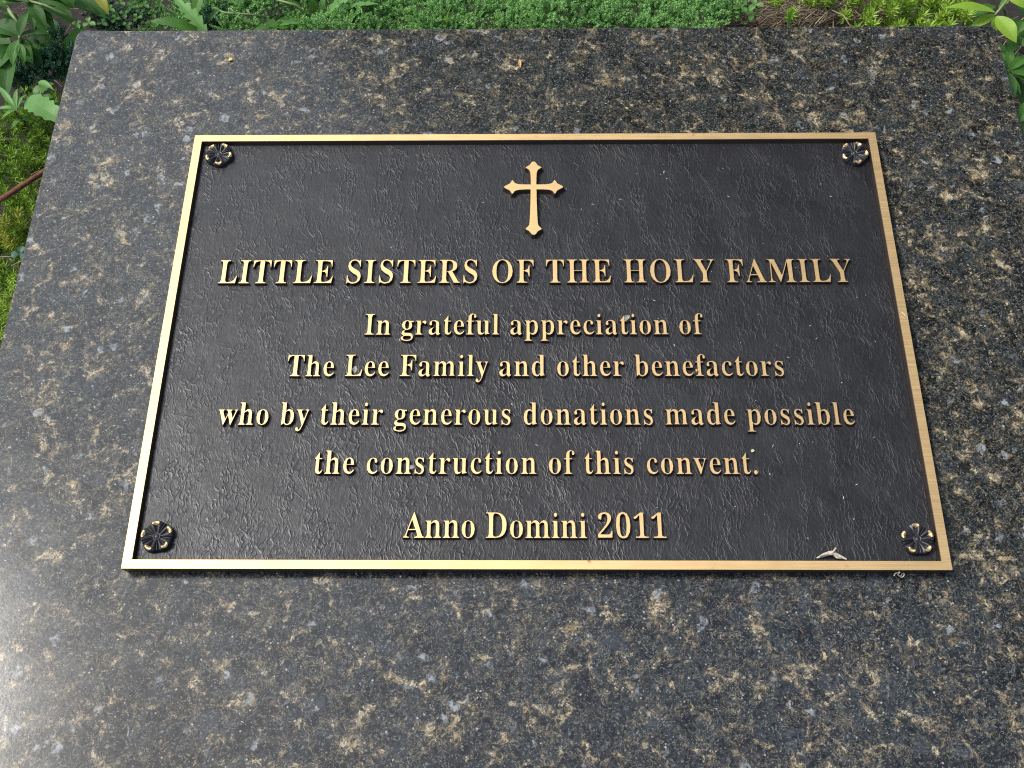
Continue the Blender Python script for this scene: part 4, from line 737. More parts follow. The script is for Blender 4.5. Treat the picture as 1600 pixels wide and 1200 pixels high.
def glyph(c, xs, ys):
    key = (c, round(xs, 6), round(ys, 6))
    if key not in cache:
        y2 = ys * (0.96 if c.isdigit() else 1.0)
        v, f, mi = relief([bez(s, xs, y2) for s in GL[c][1]], 0.0 if c == '.' else 0.00022, 0.0005, LETTER_H)
        me = bpy.data.meshes.new('letter')
        me.from_pydata(v, [], f)
        me.materials.append(GOLD)
        me.materials.append(SIDE)
        me.polygons.foreach_set('material_index', mi)
        me.update()
        cache[key] = me
    return cache[key]


def line(text, base_y, x0, x1, cap, xf):
    ys = cap / 0.678
    xs = ys * xf
    first, last = GL[text[0]], GL[text[-1]]
    lo = min(p[2] for s in first[1] for p in s) * 0.001 * xs
    hi = (last[0] - max(p[2] for s in last[1] for p in s)) * 0.001 * xs
    width = sum((278 if c == ' ' else GL[c][0]) * 0.001 * xs for c in text) - lo - hi
    track = ((x1 - x0) - width) / (len(text) - 1)
    root = bpy.data.objects.new('inscription_line', None)
    root.empty_display_size = 0.01
    root.location = (0, base_y, ZF)
    link(root, plaque)
    root['label'] = 'raised gold lettering reading ' + text
    x = x0 - lo
    for c in text:
        if c == ' ':
            x += 0.278 * xs + track
            continue
        o = bpy.data.objects.new('digit' if c.isdigit() else 'full_stop' if c == '.' else 'letter', glyph(c, xs, ys))
        o.location = (x, 0, 0)
        link(o, root)
        x += GL[c][0] * 0.001 * xs + track
    print('LINE', text, 'track/xs %.3f' % (track / xs))


line('LITTLE SISTERS OF THE HOLY FAMILY', 0.0345, -0.1985, 0.1990, 0.0174, 0.755)
line('In grateful appreciation of', -0.0027, -0.1037, 0.1037, 0.0147, 0.79)
line('The Lee Family and other benefactors', -0.0314, -0.1487, 0.1495, 0.0147, 0.79)
line('who by their generous donations made possible', -0.0636, -0.1865, 0.1873, 0.0147, 0.79)
line('the construction of this convent.', -0.0948, -0.1270, 0.1277, 0.0147, 0.79)
line('Anno Domini 2011', -0.1335, -0.0735, 0.0738, 0.0152, 0.80)


def cross():
    def arm(L_, s0, prof):
        return [(s0 + (L_ - s0) * a, b) for a, b in prof]
    up = [(2.0, 1.75), (7.5, 1.85), (10.8, 2.0), (12.8, 2.35), (14.2, 3.1), (15.1, 4.2), (15.5, 5.0), (16.1, 5.15), (16.7, 4.3), (17.6, 2.9), (18.4, 2.2), (19.3, 1.75), (20.2, 1.2), (20.7, 0.5)]
    si = [(2.0, 1.9), (7.0, 2.0), (9.8, 2.25), (11.6, 2.8), (12.6, 3.6), (13.2, 4.7), (13.5, 5.3), (14.1, 5.35), (14.6, 4.4), (15.3, 3.0), (16.2, 2.3), (17.4, 1.6), (18.5, 0.9), (19.2, 0.3)]
    dn = [(2.0, 1.85), (12.0, 2.0), (22.0, 2.3), (28.0, 2.6), (30.2, 2.9), (31.4, 3.6), (32.3, 4.5), (32.9, 5.0), (33.6, 4.9), (34.2, 3.9), (34.9, 2.9), (35.8, 2.2), (36.9, 1.5), (37.7, 0.7)]
    pts = []
    pts += [(w_, l) for l, w_ in up[::1]][0:0]
    # counter-clockwise from the right arm
    pts += [(l, -w_) for l, w_ in si] + [(l, w_) for l, w_ in si[::-1]]
    pts += [(w_, l) for l, w_ in up] + [(-w_, l) for l, w_ in up[::-1]]
    pts += [(-l, w_) for l, w_ in si] + [(-l, -w_) for l, w_ in si[::-1]]
    pts += [(-w_, -l) for l, w_ in dn] + [(w_, -l) for l, w_ in dn[::-1]]
    o = [Vector((x * 0.001, y * 0.001)) for x, y in pts]
    v, f, mi = relief([o], 0.0, 0.0013, 0.0034, 0.0002)
    c = obj('cross', v, f, [GOLD, SIDE], plaque, midx=mi)
    c.location = (0.0, 0.1078, ZF)
    c['label'] = 'raised gold latin cross with flared ends'


cross()


def rosette(x, y, ang, slot):
    nr, na = 44, 180
    v, f, mi = [(0, 0, 0)], [], []
    RR = 0.0096
    hh = {}
    for i in range(1, nr + 1):
        r = i / nr
        for k in range(na):
            t = 360 * k / na
            ph = (t - ang + 36) % 72 - 36          # degrees from this petal's middle
            c = math.cos(R(ph * 5))                # 1 mid-petal, -1 between petals
            rim = RR * (1.0 - 0.055 * (1 - c) * 0.5 - 0.05 * math.exp(-((abs(ph) - 30) / 4.0) ** 2))
            z = 0.0018 + 0.0014 * math.sin(min(r, 0.86) / 0.86 * math.pi * 0.5)
            fold = math.exp(-((abs(ph) - 16) / (5.5 + 2 / r)) ** 2)                 # two folds on each petal
            z += 0.0007 * fold * min(1, r * 1.6) * (1 - max(0, r - 0.75) * 2.5)
            z -= 0.0009 * math.exp(-(ph / 6.5) ** 2) * math.exp(-((r - 0.55) / 0.25) ** 2)    # furrow down the middle
            z -= 0.0015 * math.exp(-((abs(ph) - 31) / 3.2) ** 2) * (0.25 + 0.75 * r) * (r > 0.25)
            z += 0.0007 * math.exp(-((abs(ph) - 36) / 3.0) ** 2) * (0.3 < r < 0.95)  # sepal showing between petals
            z += 0.0010 * math.exp(-((r - 0.84) / 0.10) ** 2) * max(0, c) ** 0.6      # rolled tip
            if r < 0.24:
                z = 0.0026 - 0.0005 * math.cos(r / 0.24 * math.pi)
            if r > 0.9:
                z = z * math.sqrt(max(0, 1 - ((r - 0.9) / 0.1) ** 2)) - (0.0006 if i == nr else 0)
            zz = z
            v.append((rim * r * math.cos(R(t)), rim * r * math.sin(R(t)), zz))
            hh[(i, k)] = (r, ph)
    v[0] = (0, 0, 0.0021)
    for k in range(na):
        f.append((0, 1 + k, 1 + (k + 1) % na))
        mi.append(0)
    for i in range(1, nr):
        for k in range(na):
            b = 1 + (i - 1) * na
            f.append((b + k, b + na + k, b + na + (k + 1) % na, b + (k + 1) % na))
            r, ph = hh[(i, k)]
            gold = ((ph + 1.0) / 15.0) ** 2 + ((r - 0.82) / 0.12) ** 2 < 1 and r < 0.935
            mi.append(1 if gold else 0)
    o = obj('rosette', v, f, [ROS, GOLD], plaque, smooth=True, midx=mi)
    o.location = (x, y, ZF)
    o['label'] = slot
    mb = MB()
    mb.add([Vector(q) for q in ((-0.0019, -0.0003, 0.0024), (0.0019, -0.0003, 0.0024), (0.0019, 0.0003, 0.0024), (-0.0019, 0.0003, 0.0024),
                                (-0.0019, -0.0003, 0.0034), (0.0019, -0.0003, 0.0034), (0.0019, 0.0003, 0.0034), (-0.0019, 0.0003, 0.0034))][0:0], [])
    # domed centre button
    n = 20
    vv, ff = [], []
    for j in range(6):
        a = R(90 * j / 5)
        for k in range(n):
            b = 2 * math.pi * k / n
            vv.append((0.0017 * math.cos(a) * math.cos(b) if j < 5 else 0.00002 * math.cos(b), 0.0017 * math.cos(a) * math.sin(b) if j < 5 else 0.00002 * math.sin(b), 0.0012 * math.sin(a)))
    for j in range(5):
        for k in range(n):
            ff.append((j * n + k, j * n + (k + 1) % n, (j + 1) * n + (k + 1) % n, (j + 1) * n + k))
    c = obj('centre_button', vv, ff, ROS, o, smooth=True)
    c.location = (0, 0, 0.0021)


ROS = (lambda m: (m.p('Base Color', (0.016, 0.014, 0.015)), m.p('Roughness', 0.42), m.p('IOR', 1.5), m.m)[-1])(NT('dark_polished_bronze'))
rosette(-0.2102, 0.1362, -10, 'dark flower rosette at the upper left corner')
rosette(0.2124, 0.1352, -8, 'dark flower rosette at the upper right corner')
rosette(-0.2113, -0.1330, 27, 'dark flower rosette at the lower left corner')
rosette(0.2122, -0.1338, 20, 'dark flower rosette at the lower right corner')


# ------------------------------------------------------------------ a broad tree behind the slab: it stands above the frame and is mirrored in the polished stone
def garden_tree(px, py, crown, label):
    rnd = random.Random(5)
    t = thing('garden_tree', label, 'tree', (px, py, -0.1))
    mb = MB()
    c0 = Vector((0, 0, crown[0].z))
    mb.tube([Vector((0, 0, 0)), Vector((0.05, 0, 0.8)), Vector((0, 0.05, crown[0].z * 0.7)), Vector((0.05, 0, crown[0].z + 0.5))], [0.16, 0.13, 0.10, 0.05], 10)
    for c in crown:
        mb.tube([Vector((0, 0.03, crown[0].z * 0.55)), Vector((c.x * 0.5, c.y * 0.5, crown[0].z * 0.62 + c.z * 0.25)), c], [0.07, 0.05, 0.015], 7)
    mb.build('trunk', TWIG, t, True)
    mb = MB()
    for c in crown:
        for k in range(900):
            d = Vector((rnd.gauss(0, 1), rnd.gauss(0, 1), rnd.gauss(0, 1))).normalized() * (rnd.random() ** 0.4) * 0.78
            p = c + Vector((d.x, d.y, d.z * 0.8))
            s = rnd.uniform(0.05, 0.085)
            q = Euler((rnd.uniform(-0.9, 0.9), rnd.uniform(-0.9, 0.9), rnd.uniform(0, 6.3))).to_matrix()
            mb.add([p + q @ Vector(a) for a in ((0, -s, 0), (s * 0.5, 0, s * 0.12), (0, s * 1.1, 0), (-s * 0.5, 0, s * 0.12))], [(0, 1, 2, 3)], [(rnd.random(), 0)] * 4)
    mb.build('crown', JUNIPER_DARK, t)
    return t


cr_ = random.Random(11)
crown = [Vector((x + cr_.uniform(-.2, .2), y + cr_.uniform(-.2, .2), z + cr_.uniform(-.15, .15))) for x, y, z in
         [(0, 0, 2.9), (-0.9, 0, 2.4), (0.9, 0.1, 2.6), (0, -0.8, 2.7), (0.9, -0.8, 2.8), (-0.2, -0.3, 3.7), (0.8, -0.4, 3.8), (1.7, -0.4, 3.2), (1.7, -1.1, 2.6),
          (1.5, -0.9, 3.9), (1.0, -1.5, 3.2), (1.8, 0.5, 2.3), (-0.6, 0.6, 3.2), (2.2, -1.6, 3.0), (1.9, -1.9, 3.7)]]
garden_tree(0.75, 2.9, crown, 'leafy garden tree behind the plant bed, mirrored darkly in the granite')


# ------------------------------------------------------------------ plants
def hw_plain(v):
    return math.sin(math.pi * min(1, v) ** 0.85) ** 0.9


def hw_lance(v):
    return math.sin(math.pi * v ** 0.7) ** 1.1


def hw_round(v):
    return (math.sin(math.pi * min(0.999, v ** 0.75)) ** 0.55) * (0.90 + 0.10 * math.cos(v * 34))


def hw_tooth(v):
    e = math.sin(math.pi * min(0.999, v ** 1.25)) ** 0.75
    s = (v * 6.0) % 1.0
    return e * (0.35 + 0.65 * (1 - s) ** 0.8) if v < 0.93 else e * 0.6


def hw_serrate(v):
    s = (v * 13.0) % 1.0
    return hw_plain(v) * (0.92 + 0.12 * (1 - s))


def leaf_into(mb, p0, p1, width, hw=hw_plain, fold=0.35, arch=0.12, roll=0.0, wave=0.06, nu=8, nv=18, up=None, mi=0):
    p0, p1 = Vector(p0), Vector(p1)
    ax = p1 - p0
    ln = ax.length
    ax.normalize()
    upv = Vector(up) if up else Vector((0, 0, 1))
    side = ax.cross(upv)
    if side.length < 1e-3:
        side = Vector((1, 0, 0))
    side.normalize()
    side = Matrix.Rotation(roll, 3, ax) @ side
    nrm = side.cross(ax).normalized()
    ph = random.uniform(0, 6.3)
    v, f, uv = [], [], []
    for j in range(nv + 1):
        t = j / nv
        c = p0 + ax * (ln * t) + nrm * (ln * arch * 4 * t * (1 - t))
        h = width * 0.5 * max(hw(t), 0.012)
        for i in range(nu + 1):
            u = i / nu * 2 - 1
            z = abs(u) ** 1.2 * h * fold - 0.0
            z += math.sin(t * 9 + ph + (2 if u > 0 else 0)) * wave * h * abs(u)
            v.append(c + side * (u * h) + nrm * z)
            uv.append((i / nu, t))
    for j in range(nv):
        for i in range(nu):
            k = j * (nu + 1) + i
            f.append((k, k + 1, k + nu + 2, k + nu + 1))
    mb.add(v, f, uv, mi)


def leaf(parent, base, tip, z0, z1, wpx, mat, hw=hw_plain, name='leaf', label=None, lobes=0, **kw):
    """one leaf blade between two surveyed points; lobes adds side points near its tip"""
    p0, p1 = at(*base, z0), at(*tip, z1)
    width = wpx * 0.000375
    mb = MB()
    leaf_into(mb, p0, p1, width, hw, **kw)
    if lobes:
        d = p1 - p0
        s = Vector((-d.y, d.x, 0)).normalized()
        for sg in ((-1, 1) if lobes == 2 else (random.choice((-1, 1)),)):
            leaf_into(mb, p0 + d * 0.12, p0 + d * random.uniform(0.72, 0.84) + s * (sg * d.length * 0.30) - Vector((0, 0, 0.002)), width * 0.66, hw, **kw)
    o = mb.build(name, mat, None, True)
    loc = parent.location
    for vv in o.data.vertices:
        vv.co -= loc
    o.parent = parent
    if label:
        o['label'] = label
    return o


def stem(parent, pts, r, mat=None, name='stem'):
    mb = MB()
    mb.tube([at(x, y, z) - parent.location for x, y, z in pts], r, 6)
    return mb.build(name, mat or STEM, parent, True)


def plant(name, label, cat, px, py, z=-0.09, group=None):
    return thing(name, label, cat, at(px, py, z), group)


# dark lobed plant at the upper left
t = plant('peony_plant', 'dark green bushy plant with pointed lobed leaves left of the slab corner', 'plant', 40, 60)
for (b, e, z0, z1, wp, m_, lb) in [
        ((45, 3), (73, 46), -.014, -.022, 19, LEAF_DARK, 2), ((47, 2), (117, 41), -.016, -.028, 22, LEAF_DARK, 2), ((31, 57), (45, 18), -.012, -.006, 15, LEAF_DARK, 0),
        ((31, 57), (73, 54), -.012, -.016, 13, LEAF_DARK, 0), ((33, 58), (-14, 40), -.018, -.018, 30, LEAF_DARK, 1), ((28, 62), (20, 103), -.012, -.018, 17, LEAF_MID, 2),
        ((30, 68), (40, 97), -.011, -.017, 13, LEAF_MID, 2), ((30, 60), (71, 119), -.026, -.040, 24, LEAF_DARK, 0), ((20, 80), (10, 160), -.030, -.040, 25, LEAF_DARK, 0),
        ((45, 58), (97, 92), -.042, -.052, 26, LEAF_DARK, 0), ((34, 62), (52, 100), -.022, -.030, 20, LEAF_DARK, 1), ((22, 70), (-10, 112), -.026, -.03, 26, LEAF_DARK, 1),
        ((60, -14), (150, 20), -.030, -.036, 30, LEAF_DARK, 1), ((90, -5), (200, 44), -.040, -.050, 34, LEAF_DARK, 0), ((45, 3), (-12, -8), -.01, -.015, 18, LEAF_DARK, 2),
        ((40, 0), (20, -30), -.01, -.012, 20, LEAF_DARK, 1), ((100, -20), (115, 14), -.02, -.03, 20, LEAF_DARK, 0), ((5, 20), (30, 42), -.022, -.03, 18, LEAF_DARK, 0), ((60, 30), (92, 70), -.055, -.06, 30, LEAF_DARK, 1), ((-10, 90), (28, 128), -.05, -.055, 30, LEAF_DARK, 1),
        ((70, -10), (112, 28), -.045, -.05, 28, LEAF_DARK, 0), ((120, 0), (180, 26), -.05, -.055, 26, LEAF_DARK, 0), ((10, 110), (60, 150), -.06, -.065, 26, LEAF_DARK, 0), ((-10, 60), (20, 84), -.05, -.055, 26, LEAF_DARK, 1)]:
    leaf(t, b, e, z0, z1, wp * 1.45, m_, hw_plain, lobes=lb, fold=0.35, arch=0.10, roll=random.uniform(-.3, .3))
stem(t, [(6, 2, -.012), (18, 22, -.010), (31, 40, -.012)], [.0012, .0016, .0006])
stem(t, [(42, 92, -.03), (56, 106, -.035), (70, 120, -.05)], [.0009, .0010, .0011])
stem(t, [(40, 0, -.012), (70, 8, -.013), (122, 32, -.024)], [.0010, .0009, .0006])
stem(t, [(31, 57, -.014), (32, 90, -.05), (30, 110, -.09)], [.0012, .0016, .002])
stem(t, [(45, 3, -.016), (50, 20, -.06), (52, 40, -.09)], [.0012, .0016, .002])
leaf(t, (-14, 0), (13, 14), -.006, -.010, 14, LEAF_MID, hw_tooth, fold=0.3)
leaf(t, (-12, 22), (8, 18), -.006, -.010, 9, LEAF_MID, hw_tooth, fold=0.3)

t = plant('broad_leaf_plant', 'broad dark leaf standing beside the left edge of the slab top', 'plant', 100, 110)
leaf(t, (96, 128), (134, 34), -.055, -.030, 44, LEAF_DARK, fold=0.25, roll=0.4)
leaf(t, (92, 120), (60, 60), -.06, -.05, 30, LEAF_DARK, fold=0.25)
t = plant('yellowing_leaf_plant', 'pale yellow pointed leaf hanging behind the slab top edge', 'plant', 160, -30)
leaf(t, (146, -22), (170, 23), -.004, -.012, 24, LEAF_YELLOW, fold=0.2)
stem(t, [(146, -22, -.004), (150, -30, -.04), (160, -30, -.09)], [.0008, .001, .0012])

# seedlings
def trefoil(px, py, z, r, label, mat, rot=0.0, name='clover_seedling', n=3):
    t = plant(name, label, 'seedling', px, py, z - .03)
    stem(t, [(px, py, z), (px + 2, py + 2, z - .03)], .0005)
    for k in range(n):
        a = rot + k * 2 * math.pi / n
        leaf(t, (px, py), (px + r * math.cos(a), py + r * 0.8 * math.sin(a)), z, z + .001, r * 0.95, mat, lambda v: math.sin(math.pi * min(.999, v ** 1.5)) ** 0.6, fold=0.3, nu=6, nv=8)


trefoil(139, 36, -.006, 11, 'bright little clover seedling at the slab corner', LEAF_WEED, 0.4)
trefoil(121, 38, -.012, 9, 'smaller dull clover seedling left of the bright one', LEAF_MID, 1.2)
trefoil(32, 397, -.022, 16, 'round blue green clover leaf beside the left slab edge', JUNIPER_DARK, 0.7)
trefoil(1180, 8, -.03, 14, 'clover leaf between the creeping juniper and the dry thatch', LEAF_WEED, 0.2)
trefoil(1158, 12, -.034, 13, 'darker clover leaf at the right end of the juniper', LEAF_MID, 0.9)
trefoil(1176, 24, -.035, 12, 'low clover leaf nearest the slab edge', LEAF_MID, 2.0)
for i, (x, y) in enumerate([(205, 12), (226, 8), (240, 22), (214, 28), (250, 8), (195, 22), (180, 30), (172, 14), (228, 38), (248, 36), (262, 14), (236, -8), (206, -8), (188, 4), (220, 20), (262, 40), (160, 36), (200, 40)]):
    trefoil(x, y, -.03 - .004 * (i % 3), 9, 'small clover plant in the shade behind the slab', LEAF_MID if i % 2 else LEAF_DARK, i * 0.7)
for o in list(C.objects):
    if o.name.startswith('clover_seedling') and o.get('label', '').startswith('small clover'):
        o['group'] = 'shaded clover behind the slab'

t = plant('five_leaf_weed', 'bright green weed with star of narrow leaflets left of the slab', 'weed', 26, 172)
for (e, wp) in [((-4, 134), 11), ((28, 138), 9), ((41, 148), 8), ((-8, 172), 9), ((2, 187), 8)]:
    leaf(t, (25, 171), e, -.014, -.016, wp, LEAF_WEED, hw_lance, name='leaflet', fold=0.35)
for (b, e, wp) in [((33, 186), (56, 190), 11), ((33, 186), (18, 202), 11)]:
    leaf(t, b, e, -.022, -.026, wp, LEAF_MID, hw_lance, name='leaflet', fold=0.35)
stem(t, [(25, 171, -.014), (33, 186, -.022), (38, 196, -.06), (40, 200, -.09)], [.0007, .0008, .0009, .001])
t = plant('scalloped_leaf_plant', 'pale green scalloped leaf tucked against the left slab edge', 'plant', 60, 150)
leaf(t, (42, 155), (98, 190), -.016, -.014, 50, LEAF_WEED, hw_round, fold=0.12, arch=.06, wave=.1, nu=12, nv=36)
leaf(t, (52, 152), (84, 130), -.03, -.03, 26, LEAF_MID, hw_round, fold=0.15, nv=30)
leaf(t, (60, 128), (86, 142), -.022, -.02, 13, LEAF_WEED, hw_lance, fold=0.3)
leaf(t, (64, 158), (92, 150), -.028, -.028, 16, LEAF_MID, hw_lance, fold=0.3)
stem(t, [(42, 155, -.016), (44, 160, -.05), (46, 165, -.09)], .0008)

# dandelion like rosettes behind the slab
t = plant('dandelion_plant', 'toothed dandelion rosette spreading behind the slab, pale long leaves', 'plant', 498, 44, -.07)
for (b, e, wp, m_, z1) in [((497, 46), (392, 50), 34, LEAF_MID, -.030), ((496, 42), (436, 40), 22, LEAF_WEED, -.026), ((492, 36), (428, -6), 13, LEAF_MID, -.02), ((494, 34), (478, -22), 22, LEAF_MID, -.02),
                           ((503, 36), (566, -14), 26, LEAF_WEED, -.02), ((508, 40), (592, 6), 22, LEAF_WEED, -.025), ((500, 34), (520, -30), 22, LEAF_MID, -.03), ((505, 44), (580, 40), 20, LEAF_MID, -.045)]:
    leaf(t, b, e, -.045, z1, wp, m_, hw_tooth, fold=0.22, arch=.14, nv=48, roll=random.uniform(-.2, .2))
stem(t, [(424, -3, -.018), (462, 8, -.018), (493, 34, -.042)], [.0007, .0011, .0014])
t = plant('sow_thistle_plant', 'pale lobed thistle leaves behind the upper left slab edge', 'plant', 300, 40, -.06)
leaf(t, (268, -6), (326, 56), -.012, -.020, 34, LEAF_WEED, hw_tooth, fold=0.2, nv=48, arch=.08)
leaf(t, (312, 52), (236, 34), -.030, -.020, 30, LEAF_MID, hw_round, fold=0.2, nv=36)
leaf(t, (302, 34), (322, -18), -.030, -.018, 26, LEAF_MID, hw_round, fold=0.3, nv=36)
leaf(t, (322, 40), (346, 14), -.035, -.03, 16, LEAF_MID, hw_tooth, fold=0.3, nv=30)
stem(t, [(300, 40, -.06), (296, 25, -.02)], .001)
t = plant('trailing_weed', 'thin pale trailing shoot lying across the juniper', 'weed', 400, 25, -.06)
stem(t, [(336, 14, -.012), (352, 20, -.012), (380, 22, -.014), (416, 26, -.02)], [.0005, .0008, .0009, .001])
for (b, e) in [((345, 17), (330, 12)), ((352, 20), (340, 26)), ((366, 21), (358, 12)), ((375, 22), (368, 30)), ((390, 23), (384, 14)), ((400, 25), (396, 33))]:
    leaf(t, b, e, -.012, -.011, 5, LEAF_WEED, hw_lance, nu=4, nv=6)


# small-leaved mats
def needle(mb, p, d, ln, wd, c):
    d = d.normalized()
    s = d.cross(Vector((random.uniform(-1, 1), random.uniform(-1, 1), random.uniform(-1, 1))))
    if s.length < 1e-4:
        return
    s = s.normalized() * wd * 0.5
    n = s.cross(d).normalized() * wd * 0.3
    m1 = p + d * ln * 0.45
    mb.add([p, m1 + s + n, p + d * ln, m1 - s + n, m1 - n], [(0, 1, 4), (1, 2, 4), (2, 3, 4), (3, 0, 4)], [(c, 0)] * 5)


def juniper_clump(mb, c, rad, shoots, size=1.0, rnd=random):
    """upward fan of short stubby shoots, each closely set with tiny leaves and lighter at its tip"""
    tone = random.random()
    for s in range(shoots):
        d = Vector((random.gauss(0, 0.8), random.gauss(0, 0.8) - 0.1, abs(random.gauss(0.8, 0.3)))).normalized()
        ln = rad * random.uniform(0.55, 1.1)
        q = d.to_track_quat('Z', 'Y')
        n = 16
        for k in range(n):
            t = 0.45 + 0.55 * (k + 0.5) / n
            p = c + d * ln * t
            a = k * 2.4 + s
            spread = 1.1 - 0.9 * ((t - 0.45) / 0.55) ** 2
            e = q @ Vector((math.cos(a) * spread, math.sin(a) * spread, 0.55))
            shade = min(1, max(0, -0.12 + 0.62 * t + 0.3 * (tone - 0.3) + random.uniform(-.1, .1)))
            needle(mb, p, e, size * random.uniform(.0014, .0021), size * .0013, shade)


def fill(area_px, step, z, fn, jitter=0.5):
    x0, y0, x1, y1 = area_px
    a, b = at(x0, y1, z), at(x1, y0, z)
    x = a.x
    while x < b.x:
        y = a.y
        while y < b.y:
            fn(Vector((x + random.uniform(-jitter, jitter) * step, y + random.uniform(-jitter, jitter) * step, z)))
            y += step
        x += step


mb = MB()


def jun(p):
    h = noise.noise(Vector((p.x * 22, p.y * 22, 3.0)))
    if h < -0.48:
        return
    if p.x > 0.158 + 0.02 * math.sin(p.y * 60) or p.y < 0.258:
        return
    juniper_clump(mb, p + Vector((0, 0, 0.024 * h + random.uniform(-.004, .004))), random.uniform(.011, .017), 34)


fill((365, 10, 1195, 64), 0.0108, -0.040, jun)
fill((330, -60, 1150, 8), 0.016, -0.042, jun)
fill((205, -20, 365, 64), 0.017, -0.052, lambda p: noise.noise(p * 40) > -0.25 and p.y > 0.258 and juniper_clump(mb, p, random.uniform(.010, .015), 26))
tag(mb.build('creeping_juniper', JUNIPER), 'dense blue green creeping juniper behind the slab', None, kind='stuff')

for i, (x, y, z, n) in enumerate([(84, 100, -.040, 16), (98, 112, -.044, 16), (70, 116, -.046, 16), (52, 118, -.05, 14), (34, 140, -.05, 14), (104, 92, -.04, 14), (330, 40, -.045, 18), (352, 34, -.05, 18), (230, 40, -.055, 14), (190, 40, -.055, 14), (164, 20, -.06, 14), (176, 42, -.055, 14), (60, 84, -.055, 14), (90, 70, -.06, 14), (26, 124, -.055, 14)]):
    mb = MB()
    o = at(x, y, z)
    juniper_clump(mb, Vector((0, 0, 0)), .017, n * 2, 1.3)
    j = mb.build('juniper_sprig', JUNIPER_DARK)
    j.location = o
    tag(j, 'blue green juniper sprig in the shade ' + ('left of the slab' if x < 150 else 'behind the slab'), 'juniper', 'juniper sprigs ' + ('left of the slab' if x < 150 else 'behind the slab'))


def sedum_shoot(mb, c, ht, nl, wd, whorls, tone, lean=0.5, start=0.25):
    d = Vector((random.gauss(0, lean), random.gauss(0, lean), 1)).normalized()
    q = d.to_track_quat('Z', 'Y')
    for wl in range(whorls):
        t = start + (1 - start) * (wl + 0.5) / whorls
        k0 = random.uniform(0, 6.3)
        kk = 7 if wl < whorls - 1 else 6
        for k in range(kk):
            a = k0 + k * 2 * math.pi / kk + random.uniform(-.2, .2)
            sp = 1.0 if t < 0.85 else 0.75
            e = q @ Vector((math.cos(a) * sp, math.sin(a) * sp, 0.45 + 0.5 * t))
            needle(mb, c + d * ht * t, e, nl * random.uniform(.75, 1.1) * (1.1 - 0.25 * t), wd, min(1, max(0, tone + 0.35 * t + random.uniform(-.1, .1))))


mb = MB()
fill((-60, 185, 130, 430), 0.0052, -0.055, lambda p: p.x < -0.333 and sedum_shoot(mb, p + Vector((0, 0, 0.010 * noise.noise(p * 30))), random.uniform(.016, .030), .0062, .0012, 4, 0.12 + 0.25 * noise.noise(p * 25)))
tag(mb.build('stonecrop_mat', SEDUM), 'mossy dark green stonecrop mat left of the slab', None, kind='stuff')
mb = MB()
fill((-60, 430, 60, 640), 0.0052, -0.052, lambda p: p.x < -0.333 and sedum_shoot(mb, p + Vector((0, 0, 0.008 * noise.noise(p * 30))), random.uniform(.018, .030), .0064, .0012, 4, 0.45 + 0.25 * noise.noise(p * 25)))
tag(mb.build('light_stonecrop_mat', SEDUM), 'brighter yellow green stonecrop mat at the left picture edge', None, kind='stuff')

for x, y, z in [(6, 338, -.022), (14, 352, -.022), (22, 362, -.024), (2, 358, -.024)]:
    mb = MB()
    sedum_shoot(mb, Vector((0, 0, -0.02)), .022, .0085, .0016, 4, 0.35, 0.3)
    o = mb.build('yellow_stonecrop_sprig', SEDUM_YELLOW)
    o.location = at(x, y, z)
    tag(o, 'yellow stonecrop sprig in the mat left of the slab', 'stonecrop', 'yellow stonecrop sprigs')

# stonecrop sprigs at the upper right, each a whorled shoot
k = 0
for (x, y) in [(1258, 4), (1272, -8), (1306, 8), (1333, 20), (1296, -6), (1326, -10), (1352, -6), (1372, 2), (1364, 40), (1395, -4), (1392, 14), (1404, 28), (1416, 6), (1386, 38), (1414, 42), (1430, 22), (1440, 2),
               (1428, 40), (1452, 34), (1462, 16), (1446, -10), (1470, 0), (1466, 40), (1484, 22), (1482, -8), (1500, 6), (1496, -14), (1478, 44), (1352, 10), (1378, -14), (1410, -14), (1346, 24), (1440, 44), (1400, 46), (1452, 50), (1460, -20), (1430, -24), (1476, -28), (1510, -2), (1512, 22), (1496, 30), (1470, 26), (1520, -24), (1390, -26), (1340, -28), (1490, 12), (1506, 44), (1422, 14), (1452, 8), (1380, 26), (1434, 52), (1240, 14), (1286, 6), (1222, -6), (1318, 2), (1344, 40), (1284, -16), (1250, -22)]:
    mb = MB()
    sedum_shoot(mb, Vector((0, 0, -.016)), .020, .0098, .0019, 4, 0.35 + random.uniform(-.1, .25), 0.25, 0.45)
    mb.tube([Vector((0, 0, -.05)), Vector((0, 0, -.003))], .0006, 5)
    o = mb.build('stonecrop_sprig', SEDUM)
    o.location = at(x, y, random.uniform(-.040, -.026))
    tag(o, 'bright green whorled stonecrop sprig behind the slab near its right corner', 'stonecrop', 'stonecrop sprigs behind the slab')

# dry thatch
mb = MB()


def straw(p, ln, flat=0.25, mats=0):
    a = random.gauss(0.15, 0.5)
    d = Vector((math.cos(a), math.sin(a), random.gauss(0, flat))).normalized()
    b = Vector((0, 0, random.uniform(-.1, .15) * ln))
    pts = [p - d * ln / 2, p + b, p + d * ln / 2]
    n = len(mb.v)
    mb.tube(pts, [random.uniform(.00018, .00042)] * 3, 3)
    c = random.random()
    mb.uv[n:] = [(c, 0)] * (len(mb.v) - n)


